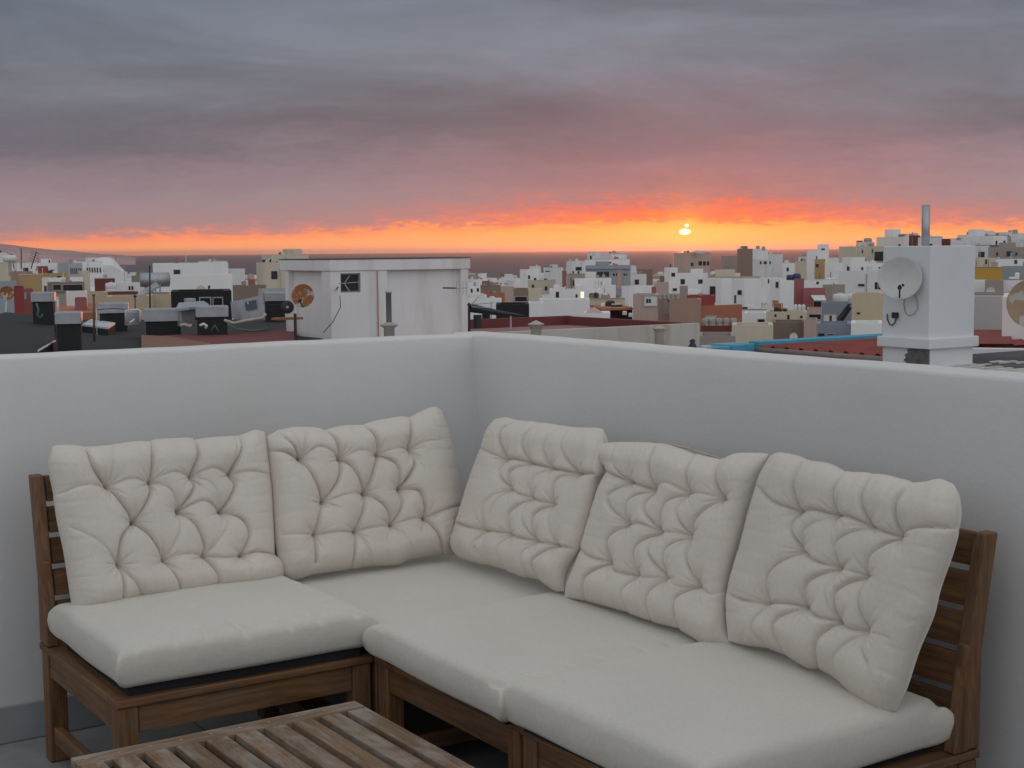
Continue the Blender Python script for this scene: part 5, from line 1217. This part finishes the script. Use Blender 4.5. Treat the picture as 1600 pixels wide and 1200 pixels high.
# tilted cooling unit
t = thing('cooling_unit', at(385, 498, 30.), 'large tilted silver cooling unit with a dark front opening', 'cooling unit')
def px_box(px, D0, D1, name, mat, root, bev=.01):
    a = [tuple(at(x, y, D0)) for x, y in px]; b = [tuple(at(x, y, D1)) for x, y in px]
    n = len(a); return MB().add(a+b, [tuple(range(n)), tuple(reversed(range(n, 2*n)))]+[(i, (i+1) % n, n+(i+1) % n, n+i) for i in range(n)]).build(name, mat, root, bevel=bev)
px_box([(361, 472), (372, 470), (406, 463), (410, 467), (413, 492), (376, 500), (363, 496)][::-1], 30., 30.9, 'casing', M_METAL, t)
px_box([(383, 472), (400, 468), (402, 482), (385, 485)][::-1], 29.93, 29.995, 'front_opening', simple('opening_dark', (.10, .12, .15), .4, .3), t, .0)
px_box([(376, 490), (412, 484), (414, 493), (377, 500)][::-1], 29.8, 29.99, 'drip_tray', M_METAL, t)
px_box([(386, 472), (388, 471.5), (388.6, 475), (386.6, 475.5)][::-1], 29.90, 29.929, 'label_plate', M_TANK, t, 0)
# hoses and rags lying round the blocks
def hose(pxs, D, r, mat, label, nm='hose'):
    o = MB().tube([tuple(at(x, y, D)) for x, y in pxs], r, 6).build(nm, mat, None, smooth=True, loc=at(*pxs[0], D)); tag(o, label, 'hose')
M_GRN = simple('green_hose', (.05, .16, .13), .6)
hose([(57, 474), (60, 484), (58, 492), (63, 497), (67, 491)], 32.2, .022, M_GRN, 'green hose hanging on the black block beside the dusty red wall')
hose([(330, 517), (336, 508), (341, 518)], 28.4, .018, M_GRN, 'green hose end before the block under the bent duct')
hose([(350, 500), (365, 505), (385, 501), (410, 497), (416, 490)], 29., .03, simple('pale_hose', (.45, .42, .36), .8), 'pale lagged hose running under the tilted cooling unit')
hose([(355, 506), (370, 514), (395, 517), (420, 514)], 28.6, .018, M_GRN, 'green hose trailing on the black roof near the stairhead')
hose([(312, 509), (318, 506), (323, 509), (321, 513)], 28.5, .028, M_TANK, 'white cloth bundle tied to the block under the bent duct')
hose([(281, 509), (288, 507), (296, 510), (300, 508)], 29., .035, M_CONC, 'crumpled pale bag on the black roof below the air duct')
# dark red roof edge nearest our wall
zq = -.33
t = thing('red_roof_edge', onz(330, 525, zq), 'dark red roof strip with a brick side just beyond the left terrace wall', 'roof')
slab_px([(222, 526), (330, 520), (460, 514), (460, 545), (330, 545)], zq, .6).build('roof', pm('DR'), t)
MB().add([tuple(onz(221, 523.5, zq+.004)), tuple(onz(262, 525, zq+.004)), tuple(onz(330, 536.5, zq+.004)), tuple(onz(330, 545, zq+.004)), tuple(onz(221, 545, zq+.004))], [(0, 1, 2, 3, 4)]).build('brick_side', plaster((.24, .13, .09), .95, .5, 1.2, 'old_brick'), t)
# solar water heater
P = at(246, 437, 62.); t = thing('solar_water_heater', P, 'solar water heater, grey tank over a slanting panel, on the white house', 'solar heater')
ax = np.array([.75, -.2, 0]); MB().tube([P-ax*.9, P+ax*.62], .30, 18).build('tank', M_METAL, t, smooth=True)
MB().lathe([(.22, .0), (.22, .02), (.1, .03), (.0, .03)], P+ax*.62, 16, tuple(ax)).build('end_cap', M_DARKM, t)
Vs = [at(209, 463, 60.5), at(243, 440, 61.8), at(249, 446, 61.2), at(214, 466, 60.)]
MB().add([tuple(v) for v in Vs]+[tuple(v-[0, 0, .08]) for v in Vs], [(0, 1, 2, 3), (7, 6, 5, 4), (0, 4, 5, 1), (1, 5, 6, 2), (2, 6, 7, 3), (3, 7, 4, 0)]).build('panel', simple('solar_panel', (.35, .38, .43), .3, .2), t)
for x in (243, 250): MB().tube([at(x, 444, 61.8), at(x, 462, 61.8)], .03, 6).build('leg', M_METAL, t)
# old dish at left
P = at(10.5, 458, 44.); facing_dish(P, .20, toc(P), M_RUST, 'peeling white and orange dish at the left edge beside the brick-red wall', arm=False, depth=.2, pole=[(P[0]+.02, P[1]+.05, P[2]), at(8, 500, 44.)], bk=M_TANK)
# terracotta roofs
t = thing('terracotta_roof', onz(115, 480, -.9), 'low terracotta roof behind the nearest black block', 'roof')
slab_px([(80, 479), (118, 471.5), (150, 475), (150, 488), (84, 492)], -.95, 6.).build('roof', pm('TC'), t)

# ================================================================== ROOFTOP THINGS IN THE TOWN
def drum(x, yb, w, h, D, label, group, mat=M_TANK, n=1, dx=0, name='water_drum', cat='water tank'):
    for k in range(n):
        lb = label if n == 1 else label.replace(' in the row', ', '+('first', 'second', 'third', 'fourth', 'fifth')[k]+' from the left in the row')
        P = at(x+k*dx, yb, D); r = w*D/F_PX/2; hh = h*D/F_PX; t = thing(name, P, lb, cat, group)
        MB().lathe([(r*.96, 0), (r, hh*.06), (r, hh*.30), (r*.97, hh*.32), (r, hh*.34), (r, hh*.86), (r*.8, hh*.95), (r*.3, hh)], P, 18).build('tank', mat, t, smooth=True)
        MB().lathe([(r*.28, hh), (r*.28, hh*1.04), (0, hh*1.05)], P, 12).build('lid', mat, t)
drum(1102, 510, 11, 13, 65.5, 'stained concrete drum in the row above the low dark red wall', 'row of concrete drums', M_CONC, 5, 11.)
drum(1032, 467, 6.5, 9, 79, 'pale clay drum in the row on the salmon-brown house', 'row of clay drums', M_CONC, 5, 6.6)
drum(1243, 488, 6, 12, 108, 'white water drum in the row above the low cream house', 'row of white drums', M_TANK, 3, 6.2)
drum(1229, 487, 6, 8, 109, 'lone squat white drum left of the row above the low cream house', 'white drums', M_TANK)
drum(1313, 475, 23, 16, 96, 'large white ribbed tank, left of the trio on the right slope', 'trio of large white tanks')
drum(1331, 475, 17, 16, 97, 'large white ribbed tank, middle of the trio on the right slope', 'trio of large white tanks')
drum(1349, 475, 17, 16, 98, 'large white ribbed tank, right of the trio on the right slope', 'trio of large white tanks')
drum(976, 492, 7, 6, 84, 'small white tank left of its twin under the terracotta terrace roof', 'pair of small white tanks')
drum(985.5, 495, 7, 6, 84, 'small white tank right of its twin under the terracotta terrace roof', 'pair of small white tanks')
drum(174, 456, 17, 14, 150, 'wide white tank on the house left of the solar heater', None)
drum(1184, 390, 6, 6, 331, 'roof cylinder on the white tower, left one', 'cylinders on the white tower', M_CONC)
drum(1193, 390, 5, 5, 331, 'roof cylinder on the white tower, right one', 'cylinders on the white tower', M_CONC)
drum(1356, 379, 12, 7, 352, 'round cap drum topping the white turret', None, M_CONC)
drum(1513, 367, 5, 5, 425, 'small roof drum on the hilltop beside the chimney block', None, M_CONC)
drum(1551, 367, 6, 5, 441, 'small dark drum on the hilltop roof right of the chimney block', None, M_CONC)
drum(1578, 365, 5, 5, 421, 'roof drum near the right edge of the hilltop, left one', 'hilltop drums near the right edge', M_CONC)
drum(1586, 365, 8, 6, 421, 'wide roof drum near the right edge of the hilltop, right one', 'hilltop drums near the right edge', M_CONC)
drum(1094, 396, 14, 5, 401, 'pale domed tank on the tall dusty pink building', None)
drum(1095, 463, 5, 5, 97, 'small orange pot on the deep red block', None, M_OR, name='clay_pot', cat='pot')
# blue tanks
t = thing('blue_tank', at(1240, 437, 135), 'bright blue pair of water tanks on the tall white house', 'water tank')
for x, w, h in ((1235, 12, 8), (1245, 12, 10)):
    P = at(x, 437.5, 135); r = w*135/F_PX/2; hh = h*135/F_PX; MB().lathe([(r, 0), (r, hh*.8), (r*.7, hh), (0, hh)], P, 16).build('tank', simple('tank_blue', (.025, .05, .17), .5), t, smooth=True)
# horizontal white tank far left
P = at(15, 404, 255); t = thing('white_cylinder_tank', P, 'long white horizontal tank at the far left', 'tank'); u_ = np.array([_r[0], _r[1], 0])
MB().tube([P-u_*1.1, P-u_*.95, P+u_*.95, P+u_*1.1], [.35, .58, .58, .35], 16).build('tank', M_TANK, t, smooth=True); MB().box(tuple(P-[.2, .2, 3]), tuple(P+[.2, .2, -.5])).build('stand', M_CONC, t)
# masts and dishes on the skyline at the left
for x, y0, y1, tilt, lb in ((17, 396, 412, 5, 'dark lattice antenna leaning right above the long white tank'), (33, 388, 412, 0, 'thin upright mast between the two leaning antennas'), (57, 393, 412, -9, 'dark spiky antenna left of the plain white building')):
    a, b = at(x, y0, 300), at(x+tilt, y1, 300); t = thing('skyline_antenna', b, lb, 'antenna')
    MB().tube([b-[0, 0, 1], a], .10, 5).build('mast', M_DARKM, t)
    for k in range(0 if tilt == 0 else 5):
        c = a+(b-a)*(.1+.18*k); MB().tube([c-u_*(.9-.1*k)+[0, 0, .4], c+u_*(.9-.1*k)-[0, 0, .3]], .06, 4).build('element', M_DARKM, t)
# domed hall
t = thing('domed_hall', at(168, 430, 440), 'large pale domed hall rising against the sea at the left', 'hall')
prof_px = [(139, 430), (141, 416), (144, 408), (150, 404), (160, 402), (172, 402), (178, 405), (184, 411), (190, 418), (196, 424), (197, 430)]
ff = [at(x, y, 440) for x, y in prof_px]; vv = np.array([math.sin(YAW-.28), math.cos(YAW-.28), 0.])
V = []; rows = [(0, 0.55), (3, .9), (8, 1.), (18, 1.), (26, .8)]; zbs = ff[0][2]
for d_, s_ in rows: V += [tuple(p+vv*d_-[0, 0, (1-s_)*(p[2]-zbs)]) for p in ff]
nn = len(ff); Fc = [(i*nn+j, i*nn+j+1, (i+1)*nn+j+1, (i+1)*nn+j) for i in range(len(rows)-1) for j in range(nn-1)]+[tuple(reversed(range(nn)))]
MB().add(V, Fc).build('dome', pm('W2'), t, smooth=False)
MB().tube([at(181.5, 398, 441), at(181.5, 408, 441)], .22, 6).build('finial', M_CONC, t)
bld('F', 139, 0, 198, 425, 436, 'W2', 'pale lower storey in front of the domed hall', (), 'house', 'house', auto=5)
# blind arch on the broad white building
b_ = [o for o in bpy.data.objects if o.get('label', '').startswith('broad plain white building')][0]; f_ = list(b_['_f']); O = np.array(f_[:2]); e1 = np.array(f_[2:4]); e2 = np.array(f_[4:6])
a0, a1 = hit(O, e1, 304), hit(O, e1, 320.5); r_ = (a1-a0)/2; zb_ = zat(312, 456, O+e1*a0); pts = []
for k in range(13):
    w = math.pi*k/12; pts.append((a0+r_+r_*math.cos(w), zb_+r_*1.3*math.sin(w)))
V = [(*(O+e1*s-e2*.06), z_) for s, z_ in pts]+[(*(O+e1*s+e2*.01), z_) for s, z_ in pts]; n = len(pts)
MB().add(V, [tuple(range(n)), tuple(reversed(range(n, 2*n)))]+[(i, (i+1) % n, n+(i+1) % n, n+i) for i in range(n)]).build('blind_arch', pm('C'), b_)
# pink centre strip of the blue block
b_ = [o for o in bpy.data.objects if o.get('label', '').startswith('blue-grey apartment')][0]; f_ = list(b_['_f']); O = np.array(f_[:2]); e1 = np.array(f_[2:4]); e2 = np.array(f_[4:6])
win_on(b_, O, e1, -e2, 964.5, 421, 973, 452, pm('PK'), 'centre_strip', .12, False); win_on(b_, O, e1, -e2, 914.5, 415.5, 985.5, 420, pm('BL'), 'eave', .5, False)
# terracotta terrace roof, the shade below painted as a near-black block
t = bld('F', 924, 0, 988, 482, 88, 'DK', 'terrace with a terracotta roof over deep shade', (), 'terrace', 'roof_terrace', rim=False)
A = [at(922, 476.5, 92), at(970, 475, 92), at(989, 481, 86.5), at(940, 482, 86)]
MB().add([tuple(v) for v in A]+[tuple(v-[0, 0, .12]) for v in A], [(0, 1, 2, 3), (7, 6, 5, 4), (0, 4, 5, 1), (1, 5, 6, 2), (2, 6, 7, 3), (3, 7, 4, 0)]).build('tiled_roof', pm('TC'), t)
# small pyramid roof
t = bld('F', 912, 0, 953, 489, 74, 'W', 'small white pavilion with a pyramid roof left of the shaded terrace', (), 'pavilion', 'pavilion', rim=False)
f_ = list(t['_f']); O = np.array(f_[:2]); e1 = np.array(f_[2:4]); e2 = np.array(f_[4:6]); L1 = hit(O, e1, 946)
q_ = [O+e1*.1, O+e1*L1*.85, O+e1*L1*.85+e2*1.2, O+e1*.1+e2*1.2]; c_ = sum(q_)/4
MB().add([(*p, f_[8]+.001) for p in q_]+[(*c_, f_[8]+.30)], [(0, 1, 4), (1, 2, 4), (2, 3, 4), (3, 0, 4), (3, 2, 1, 0)]).build('pyramid_roof', pm('P'), t)
# awning on the red block
t = thing('awning', at(1279, 466, 108), 'pale sloping awning over the dark window of the dusty red block', 'awning')
A = [at(1267, 461, 109.8), at(1288, 461, 109.8), at(1291, 468.5, 107.5), at(1272, 468.5, 107.5)]
MB().add([tuple(v) for v in A]+[tuple(v-[0, 0, .06]) for v in A], [(0, 1, 2, 3), (7, 6, 5, 4), (0, 4, 5, 1), (1, 5, 6, 2), (2, 6, 7, 3), (3, 7, 4, 0)]).build('canopy', M_TANK, t)
# steel stair
t = thing('steel_stair', at(1318, 505, 84), 'dark steel outside stair beside the blue-grey house', 'stair')
for dx in (0, 5):
    MB().tube([at(1308+dx, 505, 84.5), at(1327+dx*.5, 480, 84.5)], .09, 5).build('stringer', M_DARKM, t); MB().tube([at(1308+dx, 499, 84.2), at(1326+dx*.5, 475, 84.2)], .05, 5).build('handrail', M_DARKM, t)
for k in range(8):
    f = (k+.5)/8; MB().tube([at(1308+19*f, 505-25*f, 84.5), at(1313+16.5*f, 505-25*f, 84.5)], .07, 4).build('tread', M_DARKM, t)
# little round dish near the blue roof
facing_dish(at(1240, 526, 58), .15, toc(at(1240, 526, 58)), M_TANK, 'small white dish before the brown block wall above the blue edge', depth=.2, pole=[at(1240, 527, 58.2), at(1236, 537, 58.2)])
# labels that point at one house: colour and its nearest named neighbour
CN = dict(W='white', W2='greyish white', W3='warm white', C='cream', TP='taupe', P='pinkish', BR='brown')
def short(o):
    l = o['label'].split(' the ')[0] if o.get('group') else o['label']
    for w in (' with ', ' left of', ' right of', ' behind', ' below', ' beside', ' above', ' at ', ' in front', ' on ', ' before', ' under', ' half', ' stepping', ' carrying', ' crowned', ' crossed', ' just', ' over', ' in the', ','):
        l = l.split(w)[0]
    return ' '.join(l.split()[:7])
HS = [o for o in bpy.data.objects if o.get('_p') is not None]; NAMED = [o for o in HS if not o.get('group')]
sh = {}
for o in NAMED: sh.setdefault(short(o), []).append(o)
uniq = [v[0] for v in sh.values() if len(v) == 1]
for o in HS:
    if not o.get('group'): continue
    x, y, D_ = o['_p']; b = min(uniq, key=lambda q: math.hypot(q['_p'][0]-x, 1.6*(q['_p'][1]-y))); X, Y, _ = b['_p']
    rel = ('just left of' if x < X-9 else 'just right of' if x > X+9 else 'behind' if o['_p'][2] > _ else 'in front of')
    o['label'] = 'small %s house %s the %s' % (CN.get(o['_c'], 'pale'), rel, short(b))
# aerial cables slung across the stairhead and the near roofs
def cable(pxs, D, label):
    P = [at(x, y, D) for x, y in pxs]; o = MB().tube([tuple(p) for p in P], .008, 5).build('cable', M_DARKM, None, smooth=True, loc=P[0]); tag(o, label, 'cable')
cable([(505, 520), (520, 503), (532, 480), (531, 462)], 27.6, 'thin cable running down from the television antenna on the stairhead')
cable([(410, 473), (422, 476), (436, 477), (446, 476)], 29., 'thin cable between the tilted cooling unit and the stairhead')
cable([(150, 484), (175, 482), (196, 483), (220, 487)], 30., 'grey cable sagging across the grey hoods on the black roof')
# scattered thin aerials
rg = random.Random(4)
k = 0
for o in [o for o in bpy.data.objects if o.get('_f') is not None]:
    f_ = list(o['_f']); Dg = math.hypot(f_[0]-CX, f_[1]-CY)
    if Dg < 70 or Dg > 330 or rg.random() > .22 or f_[6] < 2.5: continue
    p = np.array(f_[:2])+np.array(f_[2:4])*f_[6]*rg.uniform(.2, .8)+np.array(f_[4:6])*f_[7]*rg.uniform(.3, .6); z_ = f_[8]; h_ = rg.uniform(1., 1.9)
    t = thing('television_aerial', (*p, z_-.5), 'thin television aerial standing on the roof of the '+short(o), 'aerial', 'television aerials on the town roofs')
    MB().tube([(*p, z_-.5), (*p, z_+h_)], .03, 4).build('mast', M_METAL, t)
    a = rg.uniform(0, 3); d = np.array([math.cos(a), math.sin(a), 0]); top = np.array([*p, z_+h_-.1]); mb = MB().tube([top-d*.5, top+d*.6], .02, 4)
    s_ = np.array([-d[1], d[0], 0])
    for j in range(4): c = top-d*.5+d*1.05*(j+.4)/4; mb.tube([c-s_*.35, c+s_*.35], .015, 4)
    mb.build('aerial', M_METAL, t); k += 1
def dedupe(obs, key):
    by = {}
    for o in obs: by.setdefault(o['label'], []).append(o)
    for l, v in by.items():
        if len(v) < 2: continue
        v.sort(key=key); w = {2: ('left', 'right'), 3: ('left', 'middle', 'right')}.get(len(v), ('leftmost', 'second', 'third', 'fourth', 'fifth', 'sixth', 'seventh', 'eighth'))
        for o, t_ in zip(v, w): o['label'] = l.replace('small ', t_+' small ', 1).replace('thin ', t_+' thin ', 1)
azk = lambda o: math.atan2(o.location.x-CX, o.location.y-CY)
dedupe([o for o in HS if o.get('group')], azk); dedupe([o for o in bpy.data.objects if o.name.startswith('television_aerial')], azk)
# pale roof rooms and stair boxes on the town roofs belong to their houses
for o in [o for o in bpy.data.objects if o.get('_f') is not None and o.get('category') == 'house']:
    f_ = list(o['_f']); Dg = math.hypot(f_[0]-CX, f_[1]-CY)
    if Dg < 130 or f_[6] < 4 or f_[7] < 3 or rg.random() > .5: continue
    O = np.array(f_[:2]); e1 = np.array(f_[2:4]); e2 = np.array(f_[4:6]); w = min(f_[6]*.4, 3.2); d = min(f_[7]*.45, 3.)
    o_ = O+e1*rg.uniform(.2, f_[6]-w-.2)+e2*(f_[7]-d-.3)
    lim = .9 if o.get('group') is None else rg.uniform(1.2, 2.3)
    MB().obox(o_, e1, e2, w, d, f_[8]-.6, f_[8]+lim).build('roof_room', ([c for c in o.children if c.name.startswith('wall')] or o.children)[0].data.materials[0], o)
# small clutter on the flat roofs: tanks, vents, low walls, washing
for o in [o for o in bpy.data.objects if o.get('_f') is not None]:
    f_ = list(o['_f']); Dg = math.hypot(f_[0]-CX, f_[1]-CY)
    if Dg < 55 or Dg > 700 or f_[6] < 2.2 or f_[7] < 2.2 or rg.random() < .12: continue
    O = np.array(f_[:2]); e1 = np.array(f_[2:4]); e2 = np.array(f_[4:6]); ph = min(.55, 1.)
    for mt in rg.sample([M_CONC, M_TANK, M_DARKM, pm('TC'), pm('TP'), pm('W')], 2):
        for k in range(rg.choice([1, 2, 2])):
            mb = MB(); p = O+e1*rg.uniform(.3, f_[6]-.9)+e2*rg.uniform(.3, min(f_[7]-.8, 3.5)); hh = rg.uniform(.15, .55)*(1 if Dg < 250 else 1.4); w = rg.uniform(.25, .8)
            if rg.random() < .4: mb.lathe([(w*.4, f_[8]-.5), (w*.4, f_[8]+hh*.8), (w*.25, f_[8]+hh), (0, f_[8]+hh)], (*p, 0), 10)
            elif rg.random() < .5: mb.tube([(*p, f_[8]-.5), (*p, f_[8]+hh*1.9)], .04, 5)
            else: mb.obox(p, e1, e2, w, rg.uniform(.3, .7), f_[8]-.5, f_[8]+hh)
            mb.build('roof_clutter', mt, o)
    # coping, drip stains' ledge and a downpipe on the face we see
    if rg.random() < .5: MB().obox(O-e1*.04-e2*.05, e1, e2, f_[6]+.08, .25, f_[8]+.002, f_[8]+.06).build('coping', rg.choice([M_CONC, pm('TP'), pm('W2')]), o)
    if rg.random() < .35: s_ = rg.uniform(.1, .9)*f_[6]; MB().tube([(*(O+e1*s_-e2*.05), f_[8]-8), (*(O+e1*s_-e2*.05), f_[8]-.3)], .05, 5).build('downpipe', rg.choice([M_CONC, M_METAL]), o)
# ---- evening air over the town and the sea
HZ = 4.05e4
hz = MB().box((-HZ, -HZ, SEA_Z-45), (HZ, HZ, 68)).build('haze', None, None)
mh = bpy.data.materials.new('haze_air'); mh.use_nodes = True; th_ = mh.node_tree; th_.nodes.clear()
pv = th_.nodes.new('ShaderNodeVolumePrincipled'); om = th_.nodes.new('ShaderNodeOutputMaterial'); th_.links.new(pv.outputs[0], om.inputs['Volume'])
pv.inputs['Color'].default_value = (.97, .95, .98, 1); pv.inputs['Density'].default_value = 4e-5; pv.inputs['Anisotropy'].default_value = .8
hz.data.materials.append(mh); tag(hz, kind='stuff')

for o in bpy.data.objects:
    if o.get('category') and not o.get('kind'): o['kind'] = 'thing'
    for k_ in ('_o', '_f', '_p', '_c', '_w'):
        if k_ in o: del o[k_]
